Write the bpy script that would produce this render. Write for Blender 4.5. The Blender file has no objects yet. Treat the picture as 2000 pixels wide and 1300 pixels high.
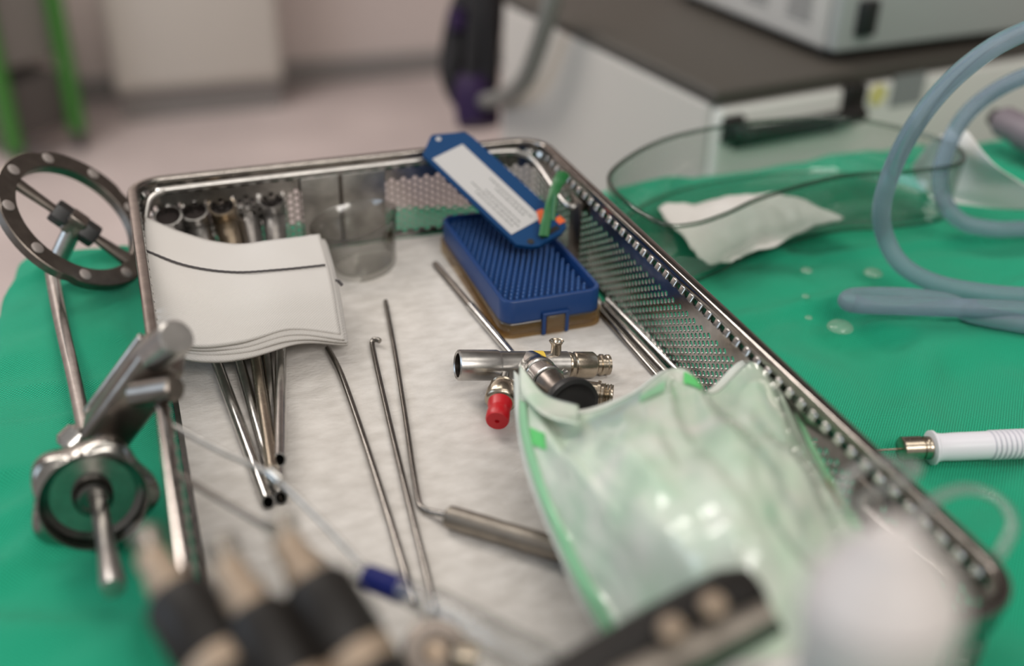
import bpy, bmesh, math, random
from mathutils import Vector, Matrix, noise
R = math.radians
PI = math.pi
S = bpy.context.scene
COL = S.collection
rnd = random.Random(7)

# ------------------------------------------------------------------ camera, world, lights, exposure
cam_d = bpy.data.cameras.new('camera')
cam = bpy.data.objects.new('camera', cam_d)
COL.objects.link(cam)
c_r = Vector((0.94059981, -0.33886178, 0.02108787))
c_u = Vector((0.15428459, 0.48193312, 0.86251767))
c_f = Vector((0.30243722, 0.80803042, -0.50558735))
cam.matrix_world = Matrix(((c_r.x, c_u.x, -c_f.x, 0.00784456), (c_r.y, c_u.y, -c_f.y, -0.60431658),
                           (c_r.z, c_u.z, -c_f.z, 0.29282202), (0, 0, 0, 1)))
cam_d.sensor_width = 36.0
cam_d.lens = 37.854
cam_d.clip_start = 0.01
cam_d.clip_end = 30
cam_d.dof.use_dof = True
cam_d.dof.focus_distance = 0.52
cam_d.dof.aperture_fstop = 3.0
S.camera = cam

w = bpy.data.worlds.new('room_light')
S.world = w
w.use_nodes = True
wn = w.node_tree.nodes
wbg = wn['Background']
wtc = wn.new('ShaderNodeTexCoord')
wdot = wn.new('ShaderNodeVectorMath'); wdot.operation = 'DOT_PRODUCT'; wdot.inputs[1].default_value = (-0.62, -0.66, 0.42)
wmr = wn.new('ShaderNodeMapRange'); wmr.inputs['From Min'].default_value = -0.6; wmr.inputs['From Max'].default_value = 0.9
wrp = wn.new('ShaderNodeValToRGB')
wrp.color_ramp.elements[0].color = (0.070, 0.058, 0.050, 1); wrp.color_ramp.elements[1].color = (0.52, 0.50, 0.485, 1)
wl = w.node_tree.links
wl.new(wtc.outputs['Generated'], wdot.inputs[0]); wl.new(wdot.outputs['Value'], wmr.inputs['Value'])
wl.new(wmr.outputs['Result'], wrp.inputs['Fac']); wl.new(wrp.outputs['Color'], wbg.inputs['Color'])
wbg.inputs['Strength'].default_value = 1.0

def area(name, loc, target, sx, sy, power, col):
    d = bpy.data.lights.new(name, 'AREA')
    d.shape = 'RECTANGLE'; d.size = sx; d.size_y = sy; d.energy = power; d.color = col
    o = bpy.data.objects.new(name, d); COL.objects.link(o)
    o.location = loc
    o.rotation_euler = (Vector(target) - Vector(loc)).to_track_quat('-Z', 'Y').to_euler()
    return o
area('overhead_fill_light', (-0.15, 0.55, 1.75), (-0.15, 0.55, 0), 1.2, 0.6, 11, (1.0, 0.95, 0.88))
area('overhead_fill_light', (0.75, -0.7, 1.75), (0.75, -0.7, 0), 1.2, 0.6, 8, (1.0, 0.95, 0.88))
area('overhead_fill_light', (-0.9, 1.9, 1.75), (0.1, 2.6, -0.6), 1.6, 0.8, 62, (1.0, 0.93, 0.88))  # added unseen lamp, aimed to brighten the back wall and cabinet
area('overhead_fill_light', (0.3, -2.2, 1.75), (0.5, 0.6, -0.1), 1.6, 0.7, 40, (1.0, 0.95, 0.9))  # added unseen fill from behind the camera, brightens front faces
area('window_light', (-2.3, 0.2, 0.9), (0.1, -0.1, 0), 1.6, 1.3, 25, (0.62, 0.8, 1.0))

S.view_settings.view_transform = 'Standard'
S.view_settings.look = 'None'
S.view_settings.gamma = 1.0
S.view_settings.use_curve_mapping = False
S.view_settings.exposure = -0.25
S.cycles.transparent_max_bounces = 32

# ------------------------------------------------------------------ helpers
def tag(o, label=None, cat=None, group=None, kind=None):
    if label: o['label'] = label
    if cat: o['category'] = cat
    if group: o['group'] = group
    if kind: o['kind'] = kind
    return o

def thing(name, loc, label, cat, group=None):
    o = bpy.data.objects.new(name, None)
    o.empty_display_size = 0.01
    COL.objects.link(o)
    o.location = loc
    return tag(o, label, cat, group)

def wloc(o):
    v = Vector((0, 0, 0))
    while o is not None:
        v += Vector(o.location); o = o.parent
    return v

class MB:
    """collects vertices and faces of one mesh, in world coordinates"""
    def __init__(self): self.v = []; self.f = []; self.m = []; self.flat = set()
    def add(self, vs, fs, mi=0, flat=False):
        b = len(self.v); self.v += [tuple(x) for x in vs]
        for f in fs:
            if flat: self.flat.add(len(self.f))
            self.f.append(tuple(i + b for i in f)); self.m.append(mi)
        return self
    def box(self, c, size, rz=0.0, bev=0.0, rot=None, mi=0):
        bm = bmesh.new(); bmesh.ops.create_cube(bm, size=1.0)
        for v in bm.verts: v.co = Vector((v.co.x*size[0], v.co.y*size[1], v.co.z*size[2]))
        if bev > 0: bmesh.ops.bevel(bm, geom=list(bm.edges), offset=bev, segments=3, affect='EDGES', profile=0.5)
        M = rot if rot is not None else Matrix.Rotation(rz, 3, 'Z')
        bm.verts.ensure_lookup_table()
        self.add([M @ v.co + Vector(c) for v in bm.verts], [[x.index for x in f.verts] for f in bm.faces], mi, flat=True)
        bm.free(); return self
    def lathe(self, prof, p0, axis, seg=32, mi=0, mod=None):
        """prof: list of (radius, height along the axis); mod(angle, r, h) may scale the radius"""
        a = Vector(axis).normalized(); q = a.to_track_quat('Z', 'Y').to_matrix(); p0 = Vector(p0)
        vs = []; fs = []; rings = []
        for r, h in prof:
            if r <= 1e-6:
                rings.append([len(vs)]); vs.append(p0 + a*h)
            else:
                ring = []
                for k in range(seg):
                    t = 2*PI*k/seg; rr = r*(mod(t, r, h) if mod else 1.0)
                    ring.append(len(vs)); vs.append(p0 + q @ Vector((rr*math.cos(t), rr*math.sin(t), h)))
                rings.append(ring)
        for A, B in zip(rings, rings[1:]):
            for k in range(seg):
                k2 = (k+1) % seg
                if len(A) == 1 and len(B) == 1: continue
                if len(A) == 1: fs.append((A[0], B[k2], B[k])[::-1])
                elif len(B) == 1: fs.append((A[k], A[k2], B[0]))
                else: fs.append((A[k], A[k2], B[k2], B[k]))
        self.add(vs, fs, mi); return self
    def cyl(self, p0, p1, r0, r1=None, seg=24, bev=0.0, mi=0):
        r1 = r0 if r1 is None else r1
        p0 = Vector(p0); p1 = Vector(p1); L = (p1-p0).length
        b = bev
        prof = [(0, 0), (r0-b, 0)] + ([(r0, b)] if b else []) + ([(r1, L-b)] if b else []) + [(r1-b, L), (0, L)]
        return self.lathe(prof, p0, p1-p0, seg, mi)
    def pipe(self, p0, p1, ro, ri, seg=28, depth=None, cut=None):
        """open tube; cut = normal of the oblique cut at the p1 end"""
        p0 = Vector(p0); p1 = Vector(p1); L = (p1-p0).length
        d = depth if depth else L*0.9
        prof = [(0, 0), (ro, 0), (ro, L), (ri, L), (ri, L-d), (0, L-d)]
        b = len(self.v); self.lathe(prof, p0, p1-p0, seg)
        if cut is not None:
            a = (p1-p0).normalized(); n = Vector(cut)
            for i in range(b + 1 + seg, b + 1 + 3*seg):
                v = Vector(self.v[i]); off = v-p1; off -= a*off.dot(a)
                self.v[i] = tuple(v - a*(off.dot(n)/a.dot(n)))
        return self
    def tube(self, pts, r, seg=16, closed=False, cap=True, flat=1.0):
        pts = [Vector(p) for p in pts]; n = len(pts)
        rs = r if isinstance(r, (list, tuple)) else [r]*n
        tg = []
        for i in range(n):
            a = pts[(i-1) % n] if (closed or i > 0) else pts[i]
            c = pts[(i+1) % n] if (closed or i < n-1) else pts[i]
            tg.append((c-a).normalized())
        up = Vector((0, 0, 1)) if abs(tg[0].z) < 0.9 else Vector((1, 0, 0))
        nx = (up - tg[0]*up.dot(tg[0])).normalized()
        vs = []; fs = []
        for i in range(n):
            nx = (nx - tg[i]*nx.dot(tg[i])).normalized(); ny = tg[i].cross(nx)
            for k in range(seg):
                t = 2*PI*k/seg
                vs.append(pts[i] + (nx*math.cos(t)*flat + ny*math.sin(t))*rs[i])
        for i in range(n if closed else n-1):
            j = (i+1) % n
            for k in range(seg):
                k2 = (k+1) % seg
                fs.append((i*seg+k, i*seg+k2, j*seg+k2, j*seg+k))
        if cap and not closed:
            fs.append(tuple(range(seg))[::-1]); fs.append(tuple((n-1)*seg+k for k in range(seg)))
        return self.add(vs, fs)
    def grid(self, fn, nu, nv, mi=0):
        vs = [fn(i/nu, j/nv) for j in range(nv+1) for i in range(nu+1)]
        fs = [(j*(nu+1)+i, j*(nu+1)+i+1, (j+1)*(nu+1)+i+1, (j+1)*(nu+1)+i) for j in range(nv) for i in range(nu)]
        return self.add(vs, fs, mi)
    def prism(self, poly, base, ex, ey, ez, h):
        """poly in the (ex, ey) plane, extruded by h along ez"""
        base = Vector(base); ex = Vector(ex); ey = Vector(ey); ez = Vector(ez); n = len(poly)
        vs = [base + ex*x + ey*y for x, y in poly] + [base + ex*x + ey*y + ez*h for x, y in poly]
        fs = [tuple(range(n))[::-1], tuple(range(n, 2*n))] + [(i, (i+1) % n, n+(i+1) % n, n+i) for i in range(n)]
        return self.add(vs, fs, flat=True)
    def build(self, name, mat, parent=None, smooth=True, solid=0.0, sub=0, label=None, offset=-1.0, angle=40):
        base = wloc(parent) if parent is not None else None
        o0 = base if base is not None else Vector((0, 0, 0))
        if parent is None:
            xs = [p[0] for p in self.v]; ys = [p[1] for p in self.v]; zs = [p[2] for p in self.v]
            o0 = Vector(((min(xs)+max(xs))/2, (min(ys)+max(ys))/2, min(zs)))
        me = bpy.data.meshes.new(name)
        me.from_pydata([(x-o0.x, y-o0.y, z-o0.z) for x, y, z in self.v], [], self.f)
        for mm in (mat if isinstance(mat, (list, tuple)) else [mat]): me.materials.append(mm)
        me.polygons.foreach_set('material_index', self.m)
        bm = bmesh.new(); bm.from_mesh(me); bmesh.ops.recalc_face_normals(bm, faces=list(bm.faces)) if solid == 0 else None
        bm.to_mesh(me); bm.free()
        if smooth:
            me.polygons.foreach_set('use_smooth', [True]*len(me.polygons))
            try: me.set_sharp_from_angle(angle=R(angle))
            except Exception: pass
        o = bpy.data.objects.new(name, me); COL.objects.link(o)
        if parent is not None: o.parent = parent; o.location = (0, 0, 0)
        else: o.location = o0
        if sub:
            m = o.modifiers.new('subdivision', 'SUBSURF'); m.levels = sub; m.render_levels = sub
        if solid:
            m = o.modifiers.new('thickness', 'SOLIDIFY'); m.thickness = solid; m.offset = offset
        if label: o['label'] = label
        return o

def spline(pts, n=10, closed=False):
    P = [Vector(p) for p in pts]; out = []; m = len(P)
    for i in range(m if closed else m-1):
        if closed: a, b, c, d = P[(i-1) % m], P[i], P[(i+1) % m], P[(i+2) % m]
        else: a, b, c, d = P[max(i-1, 0)], P[i], P[i+1], P[min(i+2, m-1)]
        for k in range(n):
            t = k/n
            out.append(0.5*((2*b) + (c-a)*t + (2*a-5*b+4*c-d)*t*t + (3*b-a-3*c+d)*t**3))
    if not closed: out.append(P[-1])
    return out

def rrect(x0, x1, y0, y1, r, n=8):
    out = []
    for cx, cy, a0 in ((x1-r, y1-r, 0), (x0+r, y1-r, 90), (x0+r, y0+r, 180), (x1-r, y0+r, 270)):
        for k in range(n+1):
            a = R(a0 + 90*k/n); out.append((cx + r*math.cos(a), cy + r*math.sin(a)))
    return out

def nz(x, y, z=0.0, s=1.0): return noise.noise(Vector((x*s, y*s, z)))

# ------------------------------------------------------------------ materials
def mat(name, col, rough=0.5, metal=0.0, **kw):
    m = bpy.data.materials.new(name); m.use_nodes = True
    b = m.node_tree.nodes['Principled BSDF']
    b.inputs['Base Color'].default_value = (*col, 1); b.inputs['Roughness'].default_value = rough
    b.inputs['Metallic'].default_value = metal
    for k, v in kw.items(): b.inputs[k].default_value = v
    return m

def nn(m, t): return m.node_tree.nodes.new(t)
def ln(m, a, b): m.node_tree.links.new(a, b)

def vary(m, c1, c2, scale, detail=3.0, stretch=None, lo=0.35, hi=0.65):
    """base colour drifting between two tones"""
    tc = nn(m, 'ShaderNodeTexCoord'); mp = nn(m, 'ShaderNodeMapping')
    if stretch: mp.inputs['Scale'].default_value = stretch
    n = nn(m, 'ShaderNodeTexNoise'); n.inputs['Scale'].default_value = scale; n.inputs['Detail'].default_value = detail
    r = nn(m, 'ShaderNodeValToRGB'); r.color_ramp.elements[0].color = (*c1, 1); r.color_ramp.elements[1].color = (*c2, 1)
    r.color_ramp.elements[0].position = lo; r.color_ramp.elements[1].position = hi
    ln(m, tc.outputs['Object'], mp.inputs['Vector']); ln(m, mp.outputs['Vector'], n.inputs['Vector'])
    ln(m, n.outputs['Fac'], r.inputs['Fac']); ln(m, r.outputs['Color'], m.node_tree.nodes['Principled BSDF'].inputs['Base Color'])
    return m, n, mp

def bump_noise(m, scale, strength, dist=0.001, detail=4.0, stretch=None):
    tc = nn(m, 'ShaderNodeTexCoord'); mp = nn(m, 'ShaderNodeMapping')
    if stretch: mp.inputs['Scale'].default_value = stretch
    n = nn(m, 'ShaderNodeTexNoise'); n.inputs['Scale'].default_value = scale; n.inputs['Detail'].default_value = detail
    b = nn(m, 'ShaderNodeBump'); b.inputs['Strength'].default_value = strength; b.inputs['Distance'].default_value = dist
    ln(m, tc.outputs['Object'], mp.inputs['Vector']); ln(m, mp.outputs['Vector'], n.inputs['Vector'])
    ln(m, n.outputs['Fac'], b.inputs['Height'])
    ln(m, b.outputs['Normal'], m.node_tree.nodes['Principled BSDF'].inputs['Normal'])
    return m

def metal(name, col, rough, scratch=0.06, dark=0.8):
    m = mat(name, col, rough, 1.0)
    m, n, mp = vary(m, tuple(c*dark for c in col), col, 160, 3)
    tc = nn(m, 'ShaderNodeTexCoord'); n2 = nn(m, 'ShaderNodeTexNoise'); n2.inputs['Scale'].default_value = 900
    mr = nn(m, 'ShaderNodeMapRange'); mr.inputs['To Min'].default_value = max(0.03, rough-scratch); mr.inputs['To Max'].default_value = rough+scratch
    ln(m, tc.outputs['Object'], n2.inputs['Vector']); ln(m, n2.outputs['Fac'], mr.inputs['Value'])
    ln(m, mr.outputs['Result'], m.node_tree.nodes['Principled BSDF'].inputs['Roughness'])
    return m

def weave(m, pitch, strength, dist, amp=None, axes=('X', 'Y')):
    """woven net: crossed sine bands as bump, optional darker gaps"""
    tc = nn(m, 'ShaderNodeTexCoord'); sp = nn(m, 'ShaderNodeSeparateXYZ'); ln(m, tc.outputs['Object'], sp.inputs[0])
    k = 2*PI/pitch; outs = []
    for ax in axes:
        mu = nn(m, 'ShaderNodeMath'); mu.operation = 'MULTIPLY'; mu.inputs[1].default_value = k
        ln(m, sp.outputs[ax], mu.inputs[0])
        si = nn(m, 'ShaderNodeMath'); si.operation = 'SINE'; ln(m, mu.outputs[0], si.inputs[0]); outs.append(si)
    pr = nn(m, 'ShaderNodeMath'); pr.operation = 'MULTIPLY'
    ln(m, outs[0].outputs[0], pr.inputs[0]); ln(m, outs[1].outputs[0], pr.inputs[1])
    b = nn(m, 'ShaderNodeBump'); b.inputs['Strength'].default_value = strength; b.inputs['Distance'].default_value = dist
    ln(m, pr.outputs[0], b.inputs['Height']); ln(m, b.outputs['Normal'], m.node_tree.nodes['Principled BSDF'].inputs['Normal'])
    return pr

def thin_clear(name, tint, edge, rough=0.03, gloss=1.0, veil=0.0, veil_col=(1, 1, 1)):
    """thin clear sheet: straight-through light, Fresnel reflection, darker towards grazing edges"""
    m = bpy.data.materials.new(name); m.use_nodes = True
    N = m.node_tree.nodes; N.remove(N['Principled BSDF']); out = N['Material Output']
    t = N.new('ShaderNodeBsdfTransparent'); g = N.new('ShaderNodeBsdfGlossy'); g.inputs['Roughness'].default_value = rough
    g.inputs['Color'].default_value = (gloss, gloss, gloss, 1)
    lw = N.new('ShaderNodeLayerWeight'); lw.inputs['Blend'].default_value = 0.35
    mc = N.new('ShaderNodeMix'); mc.data_type = 'RGBA'
    mc.inputs[6].default_value = (*tint, 1); mc.inputs[7].default_value = (*edge, 1)
    ln(m, lw.outputs['Facing'], mc.inputs[0]); ln(m, mc.outputs[2], t.inputs['Color'])
    lf = N.new('ShaderNodeLayerWeight'); lf.inputs['Blend'].default_value = 0.5
    po = N.new('ShaderNodeMath'); po.operation = 'POWER'; po.inputs[1].default_value = 4.0; ln(m, lf.outputs['Facing'], po.inputs[0])
    fr = N.new('ShaderNodeMapRange'); fr.inputs['To Min'].default_value = 0.045; fr.inputs['To Max'].default_value = 0.55; ln(m, po.outputs[0], fr.inputs['Value'])
    mx = N.new('ShaderNodeMixShader'); ln(m, fr.outputs['Result'], mx.inputs[0]); ln(m, t.outputs[0], mx.inputs[1]); ln(m, g.outputs[0], mx.inputs[2])
    last = mx
    if veil > 0:
        d = N.new('ShaderNodeBsdfDiffuse'); d.inputs['Color'].default_value = (*veil_col, 1)
        tl = N.new('ShaderNodeBsdfTranslucent'); tl.inputs['Color'].default_value = (*veil_col, 1)
        ad = N.new('ShaderNodeMixShader'); ad.inputs[0].default_value = 0.4
        ln(m, d.outputs[0], ad.inputs[1]); ln(m, tl.outputs[0], ad.inputs[2])
        m2 = N.new('ShaderNodeMixShader'); m2.inputs[0].default_value = veil
        ln(m, mx.outputs[0], m2.inputs[1]); ln(m, ad.outputs[0], m2.inputs[2]); last = m2
    ln(m, last.outputs[0], out.inputs['Surface'])
    return m

M = {}
M['steel'] = metal('polished_steel', (0.60, 0.585, 0.56), 0.20)
M['steel_satin'] = metal('satin_steel', (0.52, 0.50, 0.475), 0.32)
M['steel_dark'] = metal('dark_satin_steel', (0.24, 0.21, 0.185), 0.34)
M['steel_warm'] = metal('warm_nickel', (0.50, 0.43, 0.34), 0.25)
M['sheet'] = metal('perforated_sheet_steel', (0.46, 0.44, 0.42), 0.22)
M['rim'] = metal('rim_steel', (0.33, 0.30, 0.275), 0.16)
M['knob'] = metal('knob_steel', (0.36, 0.345, 0.32), 0.2)
M['knob_bowl'] = metal('dark_knob_steel', (0.17, 0.165, 0.155), 0.16)  # darker copy of the knob steel, the bowl's dark reflection put into colour
M['steel_sheath'] = metal('sheath_steel', (0.42, 0.405, 0.39), 0.36)
M['steel_warm_satin'] = metal('warm_satin_steel', (0.42, 0.345, 0.255), 0.36)
M['brass_matt'] = mat('matt_brass', (0.40, 0.31, 0.23), 0.62, 0.6)
M['ring_steel'] = metal('ring_steel', (0.20, 0.172, 0.15), 0.42)
M['bore'] = mat('bore_shade', (0.03, 0.022, 0.02), 0.7)  # near-black, shade inside the sleeve mouths put into the colour
M['stud'] = mat('pale_stud', (0.36, 0.32, 0.30), 0.5, 0.5)
M['rod'] = metal('steel_rod', (0.30, 0.28, 0.255), 0.24)
M['handle_steel'] = metal('matt_steel_handle', (0.33, 0.295, 0.255), 0.46)
M['black'] = mat('black_rubber', (0.012, 0.012, 0.012), 0.42)
M['black_plastic'] = bump_noise(mat('black_plastic', (0.013, 0.011, 0.0095), 0.5, 0.0, **{'Specular IOR Level': 0.3}), 300, 0.05)
M['red'] = bump_noise(mat('red_rubber', (0.50, 0.005, 0.012), 0.38), 500, 0.08)
M['yellow'] = mat('yellow_band', (0.72, 0.50, 0.07), 0.45)
M['blue'] = bump_noise(mat('blue_plastic', (0.004, 0.036, 0.145), 0.42), 250, 0.05)
M['blue_pin'] = mat('blue_silicone', (0.035, 0.10, 0.28), 0.25, 0.0, **{'Subsurface Weight': 0.0})
M['blue_tag'] = bump_noise(mat('blue_tag_plastic', (0.0, 0.038, 0.125), 0.6, 0.0, **{'Specular IOR Level': 0.25}), 250, 0.05)
M['amber'] = mat('amber_plastic', (0.42, 0.30, 0.16), 0.18, 0.0, **{'Transmission Weight': 0.8, 'IOR': 1.25})
M['amber'] = thin_clear('amber_translucent', (0.86, 0.78, 0.62), (0.70, 0.52, 0.30), 0.08, 1.0, 0.12, (0.55, 0.40, 0.20))
M['label'] = mat('paper_label', (0.46, 0.45, 0.44), 0.6)
M['print'] = mat('grey_print', (0.14, 0.14, 0.135), 0.7)
M['green_tie'] = mat('green_plastic_tie', (0.004, 0.11, 0.022), 0.45)
M['orange'] = mat('orange_marker', (0.75, 0.13, 0.03), 0.5)
M['white_plastic'] = bump_noise(mat('white_plastic', (0.60, 0.555, 0.53), 0.5), 90, 0.03)
M['handle_white'] = mat('white_handle_plastic', (0.74, 0.73, 0.78), 0.33)
M['tube'] = mat('blue_silicone_tube', (0.40, 0.50, 0.58), 0.26, 0.0, **{'Transmission Weight': 0.7, 'IOR': 1.18})
M['glass'] = thin_clear('clear_glass', (0.975, 0.985, 0.975), (0.60, 0.65, 0.62), 0.02)
M['cup'] = thin_clear('clear_cup', (0.965, 0.965, 0.955), (0.40, 0.39, 0.37), 0.04)
M['clear_plastic'] = thin_clear('clear_plastic', (0.93, 0.93, 0.92), (0.50, 0.49, 0.48), 0.06, 1.0, 0.12, (0.8, 0.8, 0.8))
M['water'] = thin_clear('water', (0.97, 0.99, 0.97), (0.6, 0.75, 0.65), 0.02, 1.0, 0.14, (0.8, 0.9, 0.8))
M['blue_band'] = mat('dark_blue_band', (0.004, 0.008, 0.10), 0.5, 0.0, **{'Specular IOR Level': 0.2})
M['cream'] = bump_noise(mat('cream_paint', (0.50, 0.465, 0.42), 0.5), 60, 0.04)
M['cart_side'] = bump_noise(mat('grey_cream_paint', (0.455, 0.425, 0.39), 0.5), 60, 0.04)
M['cart_front'] = mat('white_front_panel', (0.66, 0.65, 0.61), 0.4)
M['mat_top'] = bump_noise(mat('dark_mat', (0.055, 0.047, 0.038), 0.6), 300, 0.2)
M['device'] = mat('pale_grey_casing', (0.50, 0.48, 0.45), 0.45)
M['device_front'] = mat('grey_device_front', (0.36, 0.37, 0.36), 0.45)
M['vent'] = mat('grey_vent', (0.22, 0.21, 0.2), 0.6)
M['green_paint'] = mat('green_frame_paint', (0.035, 0.17, 0.02), 0.4)
M['dark_grey'] = mat('dark_grey_panel', (0.075, 0.065, 0.06), 0.6)
M['mid_grey'] = mat('mid_grey_panel', (0.19, 0.175, 0.16), 0.6)
M['purple'] = mat('purple_plastic', (0.016, 0.004, 0.034), 0.6, 0.0, **{'Specular IOR Level': 0.2})
M['cable'] = mat('black_cable', (0.008, 0.007, 0.008), 0.6, 0.0, **{'Specular IOR Level': 0.2})
M['hose'] = mat('grey_hose', (0.16, 0.155, 0.14), 0.5)
M['mauve'] = mat('mauve_plug_plastic', (0.17, 0.14, 0.16), 0.5)
M['sticker'] = mat('yellow_sticker', (0.66, 0.60, 0.22), 0.5)
M['grey_label'] = mat('grey_label', (0.24, 0.25, 0.25), 0.5)
M['thread'] = mat('dark_blue_thread', (0.085, 0.078, 0.08), 0.9)
M['brown'] = mat('brown_indicator', (0.33, 0.12, 0.06), 0.6)
M['print_green'] = mat('green_print', (0.10, 0.55, 0.15), 0.35)

m = mat('green_surgical_drape', (0.006, 0.26, 0.135), 0.9, 0.0, **{'Sheen Weight': 0.06, 'Specular IOR Level': 0.2})
pr = weave(m, 0.0017, 0.55, 0.0006)
rp = nn(m, 'ShaderNodeValToRGB'); rp.color_ramp.elements[0].color = (0.006, 0.25, 0.132, 1); rp.color_ramp.elements[1].color = (0.020, 0.42, 0.238, 1)
rp.color_ramp.elements[0].position = 0.30; rp.color_ramp.elements[1].position = 0.75
mr = nn(m, 'ShaderNodeMapRange'); mr.inputs['From Min'].default_value = -1
ln(m, pr.outputs[0], mr.inputs['Value']); ln(m, mr.outputs['Result'], rp.inputs['Fac'])
ln(m, rp.outputs['Color'], m.node_tree.nodes['Principled BSDF'].inputs['Base Color'])
M['drape'] = m
m = mat('white_nonwoven_liner', (0.60, 0.57, 0.54), 0.9)
vary(m, (0.52, 0.49, 0.455), (0.66, 0.63, 0.595), 110, 8, stretch=(0.7, 1.3, 1), lo=0.3, hi=0.7)
bump_noise(m, 520, 0.6, 0.0010, 6, stretch=(0.75, 1.25, 1))
M['liner'] = m
m = mat('white_gauze', (0.60, 0.575, 0.545), 0.95)
weave(m, 0.0012, 0.25, 0.0003)
M['gauze'] = m
M['paper'] = bump_noise(mat('white_paper', (0.72, 0.70, 0.66), 0.8), 60, 0.2)
m = mat('pink_grey_floor', (0.50, 0.42, 0.40), 0.35); vary(m, (0.44, 0.37, 0.355), (0.54, 0.455, 0.435), 3, 3)
M['floor'] = m
M['wall'] = bump_noise(mat('pinkish_wall_paint', (0.53, 0.455, 0.425), 0.6), 40, 0.05)
M['baseboard'] = mat('grey_baseboard', (0.20, 0.185, 0.175), 0.5)

# ------------------------------------------------------------------ the room
def struct(name, mb, m):
    return tag(mb.build(name, m, smooth=False), kind='structure')
FZ = -0.9
struct('floor', MB().box((0.5, 0.9, FZ-0.05), (6.4, 5.4, 0.1)), M['floor'])
struct('wall_back', MB().box((0.5, 3.25, 0.55), (6.4, 0.1, 2.9)), M['wall'])
struct('baseboard_back', MB().box((0.5, 3.185, FZ+0.04), (6.4, 0.03, 0.08), bev=0.008), M['baseboard'])
struct('wall_right', MB().box((3.45, 0.9, 0.55), (0.1, 4.6, 2.9)), M['wall'])

# tall cream cabinet at the back wall
t = thing('storage_cabinet', (0.24, 3.03, FZ), 'tall cream cabinet standing against the back wall on a dark plinth', 'cabinet')
MB().box((0.24, 3.06, FZ+0.05), (0.505, 0.22, 0.10)).build('plinth', M['baseboard'], t, smooth=False)
MB().box((0.24, 3.05, FZ+0.10+0.9), (0.525, 0.24, 1.8), bev=0.006).build('body', M['cream'], t)
d_ = MB().box((0.24, 2.924, FZ+1.0), (0.50, 0.014, 1.76), bev=0.004).build('door', M['cream'], t)
MB().box((0.06, 2.905, FZ+1.35), (0.014, 0.024, 0.16), bev=0.005).build('handle', M['steel_satin'], d_)

# green framed trolley at the left
t = thing('green_trolley', (-0.28, 2.75, FZ), 'green framed trolley with grey shelves beside the cream cabinet', 'trolley')
tr = R(38); ux, uy = math.cos(tr), math.sin(tr)
def tp(a, b): return (-0.315 + a*ux - b*uy, 2.60 + a*uy + b*ux)
for a, b in ((0, 0), (0.215, 0), (0, 0.36), (0.215, 0.36)):
    x, y = tp(a, b)
    MB().tube([(x, y, FZ+0.06), (x, y, 0.25)], 0.024, 14).build('post', M['green_paint'], t)
    MB().lathe([(0, -0.012), (0.026, -0.012), (0.030, 0), (0.026, 0.012), (0, 0.012)], (x, y, FZ+0.030), (1, 0.2, 0), 20).build('caster', M['black'], t)
cx, cy = tp(0.1075, 0.18)
MB().box((cx, cy, FZ+0.16), (0.20, 0.34, 0.16), rz=tr, bev=0.01).build('lower_bin', M['dark_grey'], t)
MB().box((cx, cy, FZ+0.45), (0.19, 0.33, 0.34), rz=tr, bev=0.01).build('shade_block', M['mid_grey'], t)  # grey block added in place of the shaded cabinet side and wall
MB().box((cx, cy, FZ+0.68), (0.20, 0.34, 0.08), rz=tr, bev=0.006).build('shelf', M['dark_grey'], t)
MB().box((cx, cy, FZ+0.80), (0.20, 0.34, 0.12), rz=tr, bev=0.01, ).build('tray', M['cream'], t)

# equipment cart behind the table
CA = R(8)
cxv = Vector((math.cos(CA), math.sin(CA), 0)); cyv = Vector((-math.sin(CA), math.cos(CA), 0)); czv = Vector((0, 0, 1))
C0 = Vector((0.5078, 0.22, -0.010)); CW, CD = 0.62, 0.42
CR = Matrix((cxv, cyv, czv)).transposed()
def cp(a, b, c): return C0 + cxv*a + cyv*b + czv*c
t = thing('equipment_cart', cp(CW/2, CD/2, FZ+0.01), 'white equipment cart with dark top and black drawer handle behind the draped table', 'cart')
MB().box(cp(CW/2, CD/2+0.004, -0.42), (CW, CD-0.008, 0.82), rot=CR, bev=0.006).build('body', M['cart_side'], t)
MB().box(cp(CW/2, CD/2, -0.003), (CW, CD, 0.014), rot=CR, bev=0.003).build('top_mat', M['mat_top'], t)
dr = MB().box(cp(CW/2, 0.002, -0.085), (CW-0.006, 0.014, 0.145), rot=CR, bev=0.004).build('drawer', M['cart_front'], t)
HA, HB = Vector((0.5232, 0.2222, -0.0363)), Vector((0.6693, 0.2427, -0.0415))
hz = (HA.z+HB.z)/2
ha = (HA-C0).dot(cxv); hb = (HB-C0).dot(cxv); hc = hz - C0.z
h = MB()
h.tube(spline([cp(ha, -0.005, hc), cp(ha+0.006, -0.022, hc-0.001), cp(ha+0.02, -0.026, hc-0.002), cp(hb-0.02, -0.026, hc-0.002), cp(hb-0.006, -0.022, hc-0.001), cp(hb, -0.005, hc)], 6), 0.0078, 12)
h.box(cp(ha+0.001, -0.008, hc-0.002), (0.022, 0.010, 0.026), rot=CR, bev=0.003)
h.box(cp(hb-0.002, -0.008, hc+0.003), (0.025, 0.012, 0.038), rot=CR, bev=0.003)
h.box(cp((ha+hb)/2-0.006, -0.0052, hc-0.017), (hb-ha-0.02, 0.004, 0.012), rot=CR)  # black strip below the bar stands for its shadow on the drawer
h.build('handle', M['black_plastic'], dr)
p = Vector((0.7011, 0.2472, -0.0328)); q = (p-C0)
MB().cyl(cp(q.dot(cxv), -0.0046, q.z), cp(q.dot(cxv), -0.0066, q.z), 0.0105, seg=28).build('round_sticker', M['sticker'], dr)
p = Vector((0.7413, 0.2528, -0.0329)); q = (p-C0)
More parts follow.
